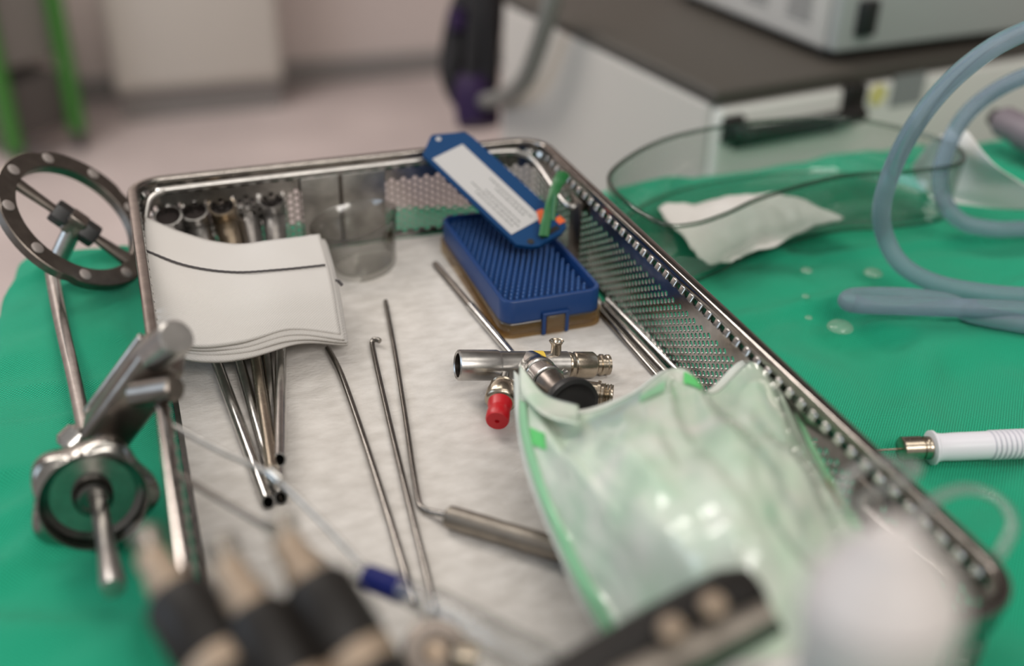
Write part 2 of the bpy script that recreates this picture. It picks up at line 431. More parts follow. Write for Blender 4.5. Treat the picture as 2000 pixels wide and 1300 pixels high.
MB().box(cp(q.dot(cxv), -0.0055, q.z), (0.044, 0.0012, 0.032), rot=CR).build('label_plate', M['grey_label'], dr)
for a, b in ((0.05, 0.05), (CW-0.05, 0.05), (0.05, CD-0.05), (CW-0.05, CD-0.05)):
    MB().lathe([(0, -0.012), (0.024, -0.012), (0.028, 0), (0.024, 0.012), (0, 0.012)], cp(a, b, FZ+0.038), cyv, 20).build('caster', M['black'], t)

# device standing on the cart
D0 = Vector((0.6553, 0.2646, -0.002)); DA = R(5)
dxv = Vector((math.cos(DA), math.sin(DA), 0)); dyv = Vector((-math.sin(DA), math.cos(DA), 0))
DR = Matrix((dxv, dyv, czv)).transposed()
def dp(a, b, c): return D0 + dxv*a + dyv*b + czv*c
t = thing('medical_device', dp(0.17, 0.15, -0.008), 'pale grey electronic unit with black switch standing on the equipment cart', 'medical device')
DW, DD, DH = 0.36, 0.30, 0.15
MB().box(dp(DW/2, DD/2+0.006, DH/2+0.006), (DW, DD-0.012, DH), rot=DR, bev=0.006).build('casing', M['device'], t)
MB().box(dp(DW/2, 0.004, DH/2+0.006), (DW-0.002, 0.014, DH-0.004), rot=DR, bev=0.004).build('front_panel', M['device_front'], t)
MB().box(dp(0.032, -0.006, 0.040), (0.021, 0.012, 0.034), rot=DR, bev=0.003).build('power_switch', M['black'], t)
for j, b in enumerate((0.055, 0.125, 0.2)):
    v = MB()
    for k in range(6): v.box(dp(-0.0006, b, 0.030+k*0.006), (0.002, 0.036, 0.0028), rot=DR)
    v.build('vent', M['vent'], t, smooth=False)
for a, b in ((0.02, 0.03), (DW-0.02, 0.03), (0.02, DD-0.03), (DW-0.02, DD-0.03)):
    MB().cyl(dp(a, b, -0.0038), dp(a, b, 0.008), 0.008).build('foot', M['black'], t)

# cables hanging at the cart's back corner
t = thing('cable_bundle', (0.4470, 0.7392, -0.1059), 'bundle of black cables with a purple plug hanging beside the equipment cart', 'cables')
def hang(pts, r, name, m): return MB().tube(spline(pts, 8), r, 12).build(name, m, t)
hang([(0.5004, 0.8507, 0.1042), (0.4732, 0.7879, -0.0125), (0.4415, 0.7664, -0.0855), (0.4192, 0.7415, -0.1386), (0.4272, 0.7218, -0.1653), (0.4492, 0.7130, -0.1464), (0.4746, 0.7438, -0.0820), (0.4911, 0.7886, -0.0005), (0.5004, 0.8507, 0.1042)], 0.0135, 'cable', M['cable'])
hang([(0.4976, 0.8746, 0.1013), (0.4668, 0.8121, -0.0171), (0.4370, 0.7861, -0.0765), (0.4197, 0.7592, -0.1299), (0.4237, 0.7401, -0.1580), (0.4441, 0.7298, -0.1623), (0.4671, 0.7457, -0.1229), (0.4883, 0.8007, -0.0225)], 0.0135, 'cable', M['cable'])
hang([(0.4903, 0.8313, 0.1067), (0.4679, 0.7678, -0.0081), (0.4480, 0.7320, -0.0772), (0.4356, 0.7043, -0.1290), (0.4402, 0.6901, -0.1489), (0.4544, 0.6975, -0.1285), (0.4721, 0.7591, -0.0195)], 0.0135, 'cable', M['cable'])
hang([(0.4945, 0.8872, 0.0998), (0.4648, 0.8238, -0.0193), (0.4497, 0.7922, -0.0789), (0.4379, 0.7668, -0.1265), (0.4361, 0.7275, -0.1707)], 0.012, 'cable', M['cable'])
MB().tube([(0.4334, 0.7191, -0.1263), (0.4372, 0.7088, -0.1406), (0.4379, 0.6959, -0.1608), (0.4352, 0.6806, -0.1868)], [0.014, 0.028, 0.031, 0.028], 16).build('purple_plug', M['purple'], t, label='purple plug')
MB().tube([(0.4320, 0.7629, -0.0572), (0.4297, 0.7493, -0.0803)], [0.012, 0.011], 12).build('purple_sleeve', M['purple'], t, label='purple sleeve')
MB().tube([(0.4961, 0.8485, 0.0983), Vector((0.4961, 0.8485, 0.0983)) + Vector((0, 0, 0.9))], 0.012, 12).build('suspension_cord', M['cable'], t)
hg = MB().tube(spline([(0.4399, 0.6848, -0.1575), (0.4396, 0.5961, -0.1215), (0.4396, 0.5325, -0.0846), (0.4428, 0.4990, -0.0374), (0.4473, 0.4786, 0.0118), (0.4550, 0.4759, 0.0516)], 8), 0.0105, 12)
hg.build('grey_hose', M['hose'], t, label='grey hose')

# ------------------------------------------------------------------ table and drape
t = thing('instrument_table', (0.46, -0.33, FZ), 'instrument table hidden under the green surgical drape', 'table')
MB().box((0.46, -0.33, -0.044), (1.00, 0.70, 0.040), bev=0.004).build('tabletop', M['steel_satin'], t)
for x in (0.0, 0.92):
    for y in (-0.64, -0.02):
        MB().tube([(x, y, FZ), (x, y, -0.06)], 0.016, 14).build('leg', M['steel_satin'], t)

X0, X1, Y0, Y1 = -0.054, 0.985, -0.70, 0.040
HANG = 0.42
def edge(d):
    """distance past the table edge -> (outward, down)"""
    r = 0.020
    if d <= 0: return 0.0, 0.0
    if d < r*PI/2:
        a = d/r; return r*math.sin(a), r*(1-math.cos(a))
    return r + 0.10*(d-r*PI/2), r + 0.99*(d-r*PI/2)
CREASE = [(-0.04, -0.150, 0.55, 0.007, 0.0050, -0.20, -0.008), (-0.05, -0.178, 0.75, 0.006, 0.0040, -0.20, -0.012), (-0.04, -0.205, 0.35, 0.008, 0.0050, -0.20, -0.010), (-0.04, -0.275, -0.4, 0.010, 0.0050, -0.20, -0.010), (-0.05, 0.020, 0.5, 0.005, 0.0040, -0.20, 0.02),
          (0.45, -0.215, -0.42, 0.010, 0.0042, 0.36, 0.62), (0.42, -0.190, -0.10, 0.008, 0.0035, 0.33, 0.55), (0.46, -0.275, 0.25, 0.012, 0.0035, 0.36, 0.70), (0.60, -0.05, -0.5, 0.010, 0.004, 0.54, 0.80), (0.36, -0.16, 0.5, 0.009, 0.003, 0.30, 0.42)]
def drape(u, v):
    sx = X0 - HANG + u*(X1 - X0 + 2*HANG); sy = Y0 - HANG + v*(Y1 - Y0 + 2*HANG)
    ox = oy = dn = 0.0; x, y = sx, sy
    if sx < X0: o_, d_ = edge(X0 - sx); x = X0 - o_; dn = max(dn, d_)
    if sx > X1: o_, d_ = edge(sx - X1); x = X1 + o_; dn = max(dn, d_)
    if sy < Y0: o_, d_ = edge(Y0 - sy); y = Y0 - o_; dn = max(dn, d_)
    if sy > Y1: o_, d_ = edge(sy - Y1); y = Y1 + o_; dn = max(dn, d_)
    x -= 0.026*max(0.0, min(1.0, (0.035-sy)/0.12))*max(0.0, min(1.0, (-sx-0.004)/0.05))
    h_ = min(1.0, dn/0.15)
    if sx < X0: x -= 0.014*h_*math.sin(sy*36 + 1.5*math.sin(sy*9))
    if sy > Y1: y += 0.012*h_*math.sin(sx*33)
    # creases on the open cloth, calm under the tray
    inside = max(0.0, min(1.0, min(x+0.012, 0.262-x, -y+0.012, y+0.45)*60))
    wr = 0.0050*nz(x*14+y*5, y*13-x*9, 9.0)*(1 if x < 0 else 0.3) + 0.0045*nz(x*9+3, y*16+1, 0.3) + 0.0035*nz(x*26+y*8, y*24-x*6, 2.2) + 0.024*max(0, 0.20-abs(nz(x*5+y*4, y*11-x*4, 5.0))) + 0.010*max(0, 0.16-abs(nz(x*9-y*7, y*15+x*6, 12.0)))
    for (cx0, cy0, sl, wd, am, xa, xb) in CREASE:
        if xa < sx < xb:
            k_ = min(1.0, (sx-xa)*40, (xb-sx)*40); d__ = (sy - cy0 - sl*(sx-cx0) - 0.004*math.sin(sx*60))/wd
            wr += am*math.exp(-d__*d__)*k_
    z = -0.0062 + wr*1.25*(1-inside)*(1 if dn == 0 else 0.6)
    z = max(-0.018, min(z, 0.0012)) if not inside else -0.0030
    return (x, y, z - dn)
dm = MB().grid(drape, 420, 330)
tag(dm.build('surgical_drape', M['drape'], angle=180), 'green woven surgical drape spread over the whole table', 'drape')

# ------------------------------------------------------------------ perforated steel tray
TX0, TX1, TY0, TY1, TR = 0.0, 0.25, -0.43, 0.0, 0.018
t = thing('perforated_tray', (0.125, -0.215, -0.001), 'perforated stainless steel instrument tray on the green drape', 'instrument tray')
def perim(x0, x1, y0, y1, r):
    segs = []
    def line(a, b): segs.append(('l', Vector(a), Vector(b), (Vector(b)-Vector(a)).length))
    def arc(c, a0): segs.append(('a', Vector(c), a0, r*PI/2))
    line((x0, y0+r), (x0, y1-r)); arc((x0+r, y1-r), 180)
    line((x0+r, y1), (x1-r, y1)); arc((x1-r, y1-r), 90)
    line((x1, y1-r), (x1, y0+r)); arc((x1-r, y0+r), 0)
    line((x1-r, y0), (x0+r, y0)); arc((x0+r, y0+r), -90)
    L = sum(s[3] for s in segs)
    def at(s):
        s %= L
        for sg in segs:
            if s <= sg[3]:
                if sg[0] == 'l': p_ = sg[1].lerp(sg[2], s/sg[3]); return p_.x, p_.y
                a = R(sg[2]) - (s/r); return sg[1].x + r*math.cos(a), sg[1].y + r*math.sin(a)
            s -= sg[3]
        return segs[0][1].x, segs[0][1].y
    return at, L
pat, PL = perim(TX0+0.003, TX1-0.003, TY0+0.003, TY1-0.003, TR-0.002)
def wallpt(s, z):
    x, y = pat(s)
    k = (0.052-z)*0.03
    return (x + (0.125-x)*k*0.6, y + (-0.215-y)*k*0.35, z)
# hole field: staggered round holes
ncol = int(PL/0.00364); ncol -= ncol % 2; pw = PL/ncol; ph = 0.0042; hr = 0.00162; NR = 9; zb = 0.0032
pm = MB()
angs = [2*PI*k/12 + PI/12 for k in range(12)]
def on_rect(a):
    c, s_ = math.cos(a), math.sin(a); k = min((pw/2)/max(abs(c), 1e-9), (ph/2)/max(abs(s_), 1e-9)); return c*k, s_*k
A12 = sorted(set([math.atan2(ph/2, pw/2), PI-math.atan2(ph/2, pw/2), PI+math.atan2(ph/2, pw/2), 2*PI-math.atan2(ph/2, pw/2)] + [0, PI/2, PI, 3*PI/2] + [PI/2-0.35, PI/2+0.35, 1.5*PI-0.35, 1.5*PI+0.35]))
for c in range(ncol):
    s0 = (c+0.5)*pw; off = ph/2 if c % 2 else 0.0
    for rr in range(NR - (1 if c % 2 else 0)):
        zc = zb + ph*(rr+0.5) + off; n = len(A12); vs = []
        for a in A12:
            dx, dz = on_rect(a); vs.append(wallpt(s0+dx, zc+dz))
        for a in A12: vs.append(wallpt(s0+hr*math.cos(a), zc+hr*math.sin(a)))
        pm.add(vs, [(k, (k+1) % n, n+(k+1) % n, n+k) for k in range(n)])
    if c % 2:
        for za, zc in ((zb, zb+ph/2), (zb+NR*ph-ph/2, zb+NR*ph)):
            pm.add([wallpt(s0-pw/2, za), wallpt(s0+pw/2, za), wallpt(s0+pw/2, zc), wallpt(s0-pw/2, zc)], [(0, 1, 2, 3)])
ztop = zb + NR*ph
def band(mb, za, zb_, n=240):
    for k in range(n):
        s0, s1 = PL*k/n, PL*(k+1)/n
        mb.add([wallpt(s0, za), wallpt(s1, za), wallpt(s1, zb_), wallpt(s0, zb_)], [(0, 1, 2, 3)])
band(pm, 0.0, zb); band(pm, ztop, 0.0465); band(pm, 0.0505, 0.053)
ns = int(PL/0.0086); sw = PL/ns
for c in range(ns):
    s0 = c*sw
    for k in range(3):   # bridge between two slots
        a, b = s0 + sw*0.4*k/3, s0 + sw*0.4*(k+1)/3
        pm.add([wallpt(a, 0.0465), wallpt(b, 0.0465), wallpt(b, 0.0505), wallpt(a, 0.0505)], [(0, 1, 2, 3)])
pm.build('perforated_wall', M['sheet'], t, smooth=False, solid=0.0009, offset=0)
MB().prism(rrect(TX0+0.006, TX1-0.006, TY0+0.005, TY1-0.005, TR), (0, 0, -0.0008), (1, 0, 0), (0, 1, 0), (0, 0, 1), 0.0012).build('tray_floor', M['sheet'], t, smooth=False)
# rim: flat rounded bar all the way round
rp_ = [(x, y) for x, y in rrect(TX0+0.0022, TX1-0.0022, TY0+0.0022, TY1-0.0022, TR, 10)]
rm = MB(); n = len(rp_); prof = []
for k in range(16):
    a = 2*PI*k/16; ca, sa = math.cos(a), math.sin(a)
    prof.append((0.0027*math.copysign(abs(ca)**0.55, ca), 0.0026*math.copysign(abs(sa)**0.55, sa)))
vs = []
for i in range(n):
    a = Vector(rp_[(i-1) % n]); b = Vector(rp_[(i+1) % n]); tv = (b-a).normalized(); nv = Vector((tv.y, -tv.x))
    for dx, dz in prof: vs.append((rp_[i][0]+nv.x*dx, rp_[i][1]+nv.y*dx, 0.0545+dz))
rm.add(vs, [(i*16+k, i*16+(k+1) % 16, ((i+1) % n)*16+(k+1) % 16, ((i+1) % n)*16+k) for i in range(n) for k in range(16)])
rm.build('rim', M['rim'], t, angle=60)
# drop handles folded inside both ends
for sgn, yb in ((1, TY1), (-1, TY0)):
    y = lambda d: yb - sgn*d
    hb_ = MB().tube(spline([(0.0035, y(0.034), 0.040), (0.0065, y(0.031), 0.042), (0.0085, y(0.024), 0.046), (0.0115, y(0.017), 0.0500), (0.018, y(0.0128), 0.0520), (0.030, y(0.0115), 0.0525),
                     (0.125, y(0.0112), 0.0530), (0.215, y(0.0115), 0.0535), (0.232, y(0.016), 0.052), (0.2378, y(0.028), 0.0485), (0.2385, y(0.062), 0.042), (0.2405, y(0.073), 0.040), (0.2475, y(0.075), 0.040)], 8), 0.0017, 12)
    hb_.build('wire_handle', M['steel_satin'], t)
    for x, d_ in ((0.0062, 0.034), (0.2438, 0.075)):
        MB().box((x, y(d_), 0.026), (0.0016, 0.016, 0.040), bev=0.0006).build('handle_bracket', M['steel_dark'], t)
sk = MB(); pat2, PL2 = perim(TX0+0.0012, TX1-0.0012, TY0+0.0012, TY1-0.0012, TR)  # band added behind the slots so that they look dark
for k in range(240):
    (xa, ya), (xb, yb_) = pat2(PL2*k/240), pat2(PL2*(k+1)/240)
    sk.add([(xa, ya, 0.0450), (xb, yb_, 0.0450), (xb, yb_, 0.0530), (xa, ya, 0.0530)], [(0, 1, 2, 3)])
sk.build('slot_backing', M['sheet'], t, solid=0.0006, offset=0)
tm = MB()  # added teeth, tilted to catch light as bright dashes under the rim
for c in range(ns):
    sm = (c+0.2)*sw; (xa, ya), (xb, yb_) = pat(sm-0.001), pat(sm+0.001)
    dv = Vector((xb-xa, yb_-ya, 0)).normalized(); iv = Vector((dv.y, -dv.x, 0)); x, y = pat(sm)
    c_ = Vector((x, y, 0.0492)) + iv*0.0009
    up_ = (Vector((0, 0, 1)) - iv*0.55).normalized(); ot = dv.cross(up_)
    tm.box(c_, (0.0046, 0.0016, 0.0040), rot=Matrix((dv, ot, up_)).transposed(), bev=0.0005)
tm.build('rim_glint_teeth', M['steel'], t)
# identification plate on the far wall
MB().box((0.1215, -0.0072, 0.0265), (0.051, 0.0012, 0.044), bev=0.0004).build('plate', M['steel_satin'], t)
MB().tube([(0.1195, -0.0094, 0.003), (0.1195, -0.0094, 0.049)], 0.0011, 10).build('divider_wire', M['steel_dark'], t)

def liner(u, v):
    x = 0.0085 + u*0.2325; y = -0.422 + v*0.412
    e = min(u, 1-u, v, 1-v)
    z = 0.0011 + 0.0009*(1+nz(x*16, y*22, 1.0)) + 0.0005*(1+nz(x*60, y*50, 4.0))
    return (x, y, z)
tag(MB().grid(liner, 90, 150).build('tray_liner', M['liner'], angle=180), 'white non-woven paper liner covering the tray floor', 'liner')

# ------------------------------------------------------------------ gauze and trocars
LAB = ['steel trocar sleeve at the tray corner, first in the row of five',
       'steel trocar sleeve second from the left tray wall in the row of five',
       'brownish steel trocar sleeve, the middle one of the row of five',
       'steel trocar sleeve fourth from the left tray wall, between brown sleeve and last sleeve',
       'steel trocar sleeve at the plate end of the row of five, beside the clear cup']
open_pts = [(0.0193, -0.0097, 0.0360), (0.0340, -0.0067, 0.0360), (0.0500, -0.0040, 0.0360), (0.0645, 0.0034, 0.0360), (0.0789, -0.0026, 0.0360)]
tip_pts = [(0.0369, -0.2440, 0.0045), (0.0414, -0.2338, 0.0045), (0.0410, -0.2340, 0.0115), (0.0423, -0.2427, 0.0115), (0.0451, -0.2265, 0.0050)]
mid_px = [(0.0307, -0.1249, 0.0120), (0.0440, -0.1266, 0.0120), (0.0553, -0.1285, 0.0140), (0.0579, -0.1260, 0.0130), (0.0656, -0.1256, 0.0120)]
order = [(0, 0), (1, 1), (2, 3), (3, 2), (4, 4)]
for i, (a_, b_) in enumerate(order):
    po = Vector(open_pts[i]); pm_ = Vector(mid_px[i]); pt = Vector(tip_pts[a_ if i not in (2, 3) else i])
    pt.z = (0.0052, 0.0052, 0.0125, 0.0052, 0.0125)[i]
    ax = (po - pt).normalized()
    mtl = M['steel_warm_satin'] if i == 2 else M['steel_sheath']
    t = thing('trocar_sleeve', (po.x, po.y, po.z-0.0065), LAB[i], 'trocar sleeve', 'trocar sleeves under the gauze')
    end = po
    hub = pm_.lerp(po, 0.5); hub.z = 0.0085
    # cannula: straight thin shaft with an oblique open tip
    MB().pipe(hub, pt, 0.0028, 0.0021, 20, depth=0.02, cut=(Vector((0, 0, 1)) * 0.55 + (pt-hub).normalized())).build('cannula', M['steel'] if i != 2 else M['steel_warm'], t)
    mu = Vector((-0.10, -0.42, 1)).normalized()
    pe = po - mu*0.0125; bx = (pe - hub).normalized(); L = (pe-hub).length
    MB().lathe([(0, -0.008), (0.003, -0.008), (0.0042, -0.004), (0.0050, 0.002), (0.0052, L*0.35), (0.0060, L*0.36), (0.0060, L*0.42), (0.0056, L*0.43), (0.0068, L*0.8), (0.0070, L-0.002), (0.0050, L+0.003), (0, L+0.003)], hub, bx, 28).build('body', mtl, t)
    MB().pipe(po - mu*0.0165, po, 0.0079, 0.0070, 32, depth=0.0050).build('mouth', mtl, t)
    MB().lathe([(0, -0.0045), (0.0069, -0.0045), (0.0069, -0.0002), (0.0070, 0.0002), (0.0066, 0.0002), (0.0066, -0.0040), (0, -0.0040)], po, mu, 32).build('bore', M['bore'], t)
    q0 = pe + bx*0.0125 + Vector((0, 0, 0.004)); q1 = q0 + bx*0.020 + Vector((0, 0, 0.003))
    MB().lathe([(0, 0), (0.0045, 0), (0.0056, 0.004), (0.0056, 0.012), (0.0062, 0.013), (0.0062, 0.017), (0, 0.017)], q0, (q1-q0), 24).build('neck', M['steel_satin'], t)
    sp = pe + bx*0.010 + Vector((0.0082, 0, 0.002))
    MB().lathe([(0, 0), (0.0015, 0), (0.0015, 0.007), (0.0021, 0.008), (0.0021, 0.010), (0, 0.0105)], sp, Vector((0.15, 0.25, 1)), 16).build('valve_pin', M['steel_warm'], t)

# folded gauze pad lying over the sleeves
G = [[(0.0062, -0.0292, 0.0440), (0.0253, -0.0496, 0.0400), (0.0477, -0.0618, 0.0360), (0.0721, -0.0634, 0.0360), (0.0969, -0.0555, 0.0320)],
     [(0.0042, -0.0750, 0.0440), (0.0230, -0.0905, 0.0410), (0.0447, -0.0977, 0.0380), (0.0679, -0.0979, 0.0360), (0.0943, -0.0910, 0.0310)],
     [(0.0036, -0.1033, 0.0400), (0.0221, -0.1175, 0.0400), (0.0425, -0.1237, 0.0370), (0.0655, -0.1224, 0.0340), (0.0920, -0.1146, 0.0280)],
     [(0.0028, -0.1242, 0.0340), (0.0210, -0.1362, 0.0340), (0.0412, -0.1395, 0.0320), (0.0650, -0.1348, 0.0290), (0.0905, -0.1288, 0.0220)],
     [(0.0022, -0.1394, 0.0290), (0.0201, -0.1492, 0.0280), (0.0404, -0.1501, 0.0270), (0.0648, -0.1412, 0.0250), (0.0897, -0.1383, 0.0160)]]
def bic(G, u, v):
    nr, nc = len(G), len(G[0])
    def cr(p0, p1, p2, p3, t): return 0.5*((2*p1) + (p2-p0)*t + (2*p0-5*p1+4*p2-p3)*t*t + (3*p1-p0-3*p2+p3)*t**3)
    def row(j, u):
        x = min(u*(nc-1), nc-1-1e-6); i = int(x); f_ = x-i; r_ = [Vector(p) for p in G[j]]
        return cr(r_[i-1] if i > 0 else 2*r_[0]-r_[1], r_[i], r_[i+1], r_[i+2] if i+2 < nc else 2*r_[-1]-r_[-2], f_)
    y = min(v*(nr-1), nr-1-1e-6); j = int(y); f_ = y-j
    a = row(j-1, u) if j > 0 else 2*row(0, u)-row(1, u)
    d = row(j+2, u) if j+2 < nr else 2*row(nr-1, u)-row(nr-2, u)
    return cr(a, row(j, u), row(j+1, u), d, f_)
t = thing('gauze_pad', (0.06, -0.05, 0.02), 'folded white gauze pad with dark thread line laid over the trocar sleeves', 'gauze')
for k in range(4):
    def gz(u, v, k=k):
        uu = u*(1.0 + 0.055*k*(1 if k else 0)*0.6); vv = min(1.0, v*(1.0 - 0.012*k) + (0.02 if k % 2 else 0)*u)
        p_ = bic(G, min(u, 1.0), vv)
        if k: p_ = p_ + Vector((0.0022*k*u*(1-0.15*k), 0.0010*k*math.sin(u*4+k)*v, 0))
        return p_ + Vector((0, 0, -0.0028*k*(0.6+0.4*v) + 0.0005*nz(p_.x*60, p_.y*60, k)))
    g = MB().grid(gz, 44, 40)
    g.build('gauze_layer', M['gauze'], t, solid=0.0022, angle=180)
def thr(u): return bic(G, u, 0.25 + 0.03*math.sin(u*2.5)) + Vector((0, -0.0004, 0.0030))
th = MB().tube([thr(k/60*0.985) + Vector((0, 0.0003*(k % 2), 0)) for k in range(61)], 0.00058, 8)
th.build('thread_line', M['thread'], t, label='dark blue thread line')
MB().tube([bic(G, 1.0, 0.36) + Vector((0.0015, 0.0, -0.001)), bic(G, 1.0, 0.36) + Vector((0.0045, 0.001, -0.0025)), bic(G, 1.0, 0.37) + Vector((0.006, 0.0, -0.004))], 0.0009, 8).build('thread_end', M['thread'], t, label='dark blue thread end')

# clear cup behind the gauze
cb = Vector((0.1249, -0.0434, 0.0026)); ctp = Vector((0.1191, -0.0425, 0.0340)); cav = (ctp-cb); CL = cav.length
cm_ = MB().lathe([(0, 0.0012), (0.012, 0.0004), (0.0178, 0.0008), (0.0190, 0.003), (0.0200, 0.010), (0.0235, CL*0.75), (0.0252, CL), (0.0258, CL+0.0006), (0.0252, CL+0.001), (0.0240, CL), (0.0223, CL*0.75), (0.0186, 0.010), (0.0172, 0.0045), (0.012, 0.0032), (0, 0.0036)], cb, cav, 48)
tag(cm_.build('clear_cup', M['cup']), 'small clear medicine cup standing between gauze pad and blue box', 'cup')

# ------------------------------------------------------------------ blue instrument mat box
bx0, bx1, by0, by1 = 0.1745, 0.2312, -0.1455, -0.030
t = thing('pin_mat_box', ((bx0+bx1)/2, (by0+by1)/2, 0.002), 'blue sterilising box with rows of soft pins and amber base inside the tray', 'box')
def boxwall(o0, o1, z0, z1, r, th_, zf, slot=False):
    m_ = MB(); O = rrect(bx0-o0, bx1+o0, by0-o0, by1+o0, r, 8); I = rrect(bx0-o0+th_, bx1+o0-th_, by0-o0+th_, by1+o0-th_, r-th_*0.7, 8); n = len(O)
    vs = [(x, y, z0) for x, y in O] + [(x, y, z1-0.0006) for x, y in O] + [(x+(0.2028-x)*0.008, y+(-0.088-y)*0.008, z1) for x, y in O] + [(x, y, z1) for x, y in I] + [(x, y, zf) for x, y in I]
    fs = [(a*n+i, a*n+(i+1) % n, (a+1)*n+(i+1) % n, (a+1)*n+i) for a in range(4) for i in range(n)] + [tuple(range(4*n, 5*n)), tuple(range(n))[::-1]]
    return m_.add(vs, fs)
boxwall(0.0012, 0, 0.0028, 0.0112, 0.008, 0.0018, 0.0045).build('amber_base', M['amber'], t, label='amber translucent base')
boxwall(0.0, 0, 0.0100, 0.0238, 0.0075, 0.0022, 0.0150).build('blue_shell', M['blue'], t)
la = MB().box((0.2035, by0-0.0020, 0.0085), (0.0105, 0.0022, 0.0105), bev=0.0008)
la.build('latch', M['amber'], t)
lf = MB()
for x in (0.1970, 0.2100): lf.box((x, by0-0.0012, 0.0085), (0.0022, 0.0022, 0.0120), bev=0.0005)
lf.box((0.2035, by0-0.0012, 0.0146), (0.0152, 0.0022, 0.0018), bev=0.0005)
lf.build('latch_frame', M['blue'], t)
# soft pins: the nearest hundred as parts, the rest in one part
pins = []
nx_, ny_ = 14, 28
for j in range(ny_):
    for i in range(nx_ - (j % 2)):
        pins.append((bx0+0.0055+(i+0.5*(j % 2))*(bx1-bx0-0.011)/(nx_-1), by0+0.0055+j*(by1-by0-0.011)/(ny_-1)))
prof_pin = [(0.0011, 0), (0.00085, 0.003), (0.00068, 0.0062), (0.0004, 0.0068), (0, 0.0070)]
pin0 = None
rest = MB()
for k, (x, y) in enumerate(pins):
    if k < 98:
        if pin0 is None:
            pin0 = MB().lathe(prof_pin, (x, y, 0.0149), (0, 0, 1), 8).build('pin', M['blue_pin'], t); px0 = (x, y)
        else:
            o = pin0.copy(); COL.objects.link(o); o.parent = t; o.location = (x-px0[0], y-px0[1], 0)
    else: rest.lathe(prof_pin, (x, y, 0.0149), (0, 0, 1), 8)
tag(rest.build('pin_field', M['blue_pin'], t), kind='stuff')

# blue tag leaning across the box
Tbl, Tbr, Ttl = Vector((0.2010, -0.0949, 0.0279)), Vector((0.2331, -0.0832, 0.0341)), Vector((0.1671, -0.0189, 0.0579))
ex = (Tbr-Tbl); TWD = ex.length; ex.normalize()
ey = Ttl-Tbl; ey = ey - ex*ey.dot(ex); TLN = ey.length; ey.normalize(); ez = ex.cross(ey)
if ez.z < 0: ez = -ez
t = thing('identification_tag', (Tbl+Tbr)/2, 'blue plastic tag with white printed label leaning from pin box to tray rim', 'tag')
Wd, Ln = TWD, TLN
poly = [(0.006, -0.004), (0.010, -0.006), (Wd-0.008, -0.006), (Wd-0.002, -0.004), (Wd, 0.002), (Wd, 0.060), (Wd, Ln*0.95), (Wd*0.957, Ln*1.02), (Wd*0.47, Ln*1.115), (Wd*0.40, Ln*1.115), (0.0, Ln), (0.0, 0.060), (0.0, 0.002)]
MB().prism(poly, Tbl, ex, ey, ez, 0.0024).build('plate', M['blue_tag'], t, smooth=False)
MB().prism([(Wd*0.42, -0.0032), (Wd-0.006, -0.0032), (Wd-0.006, 0.0002), (Wd*0.42, 0.0002)], Tbl + ez*0.0024, ex, ey, ez, 0.0002).build('slot', M['black'], t, smooth=False)
MB().cyl(Tbl + ex*0.008 - ey*0.001 + ez*0.0022, Tbl + ex*0.008 - ey*0.001 + ez*0.0027, 0.0020).build('pin_hole', M['black'], t)
MB().cyl(Tbl + ex*Wd*0.46 + ey*Ln*1.06 + ez*0.0022, Tbl + ex*Wd*0.46 + ey*Ln*1.06 + ez*0.0027, 0.0016).build('eyelet', M['label'], t)
LBX0, LBX1, LBY0, LBY1 = Wd*0.07, Wd*0.73, Ln*0.105, Ln*0.93
lb = MB().prism([(LBX0, LBY0), (LBX1, LBY0), (LBX1, LBY1), (LBX0, LBY1)], Tbl + ez*0.0024, ex, ey, ez, 0.00025).build('paper_label', M['label'], t, smooth=False, label='white printed label')
pr_ = MB()
for r_, (fx, y0_, y1_) in enumerate(((0.18, 0.06, 0.52), (0.30, 0.03, 0.60), (0.42, 0.06, 0.48), (0.66, 0.10, 0.44), (0.78, 0.05, 0.55))):
    yy = y0_
    while yy < y1_:
        wv = rnd.uniform(0.012, 0.035)
        x_ = LBX0 + fx*(LBX1-LBX0); a_ = LBY0 + yy*(LBY1-LBY0); b_ = a_ + wv*(LBY1-LBY0)
        pr_.prism([(x_, a_), (x_+0.0009, a_), (x_+0.0009, b_), (x_, b_)], Tbl + ez*0.00265, ex, ey, ez, 0.00006)
        yy += wv + 0.012
pr_.build('print_lines', M['print'], lb, smooth=False)
og = MB()
og.prism([(Wd-0.0135, 0.0065), (Wd-0.006, 0.0065), (Wd-0.0045, 0.0145), (Wd-0.0085, 0.0150)], Tbl + ez*0.0024, ex, ey, ez, 0.0004)
og.prism([(Wd-0.0042, -0.0005), (Wd+0.0004, -0.0005), (Wd+0.0004, 0.0045), (Wd-0.0042, 0.0045)], Tbl + ez*0.0024, ex, ey, ez, 0.0004)
og.build('orange_marker', M['orange'], t, smooth=False, label='orange corner marker')
gt = MB().tube(spline([(0.2149, -0.0980, 0.0353), (0.2196, -0.0900, 0.0428), (0.2255, -0.0820, 0.0512), (0.2321, -0.0743, 0.0557), (0.2379, -0.0676, 0.0581)], 6), [0.0030]*6 + [0.0026]*8 + [0.0032]*5 + [0.0040]*6, 10, flat=0.5)
gt.tube(spline([(0.2262, -0.0855, 0.0541), (0.2242, -0.0886, 0.0478), (0.2226, -0.0919, 0.0416)], 4), 0.0016, 8)
gt.build('green_tie', M['green_tie'], t, label='green plastic tie')

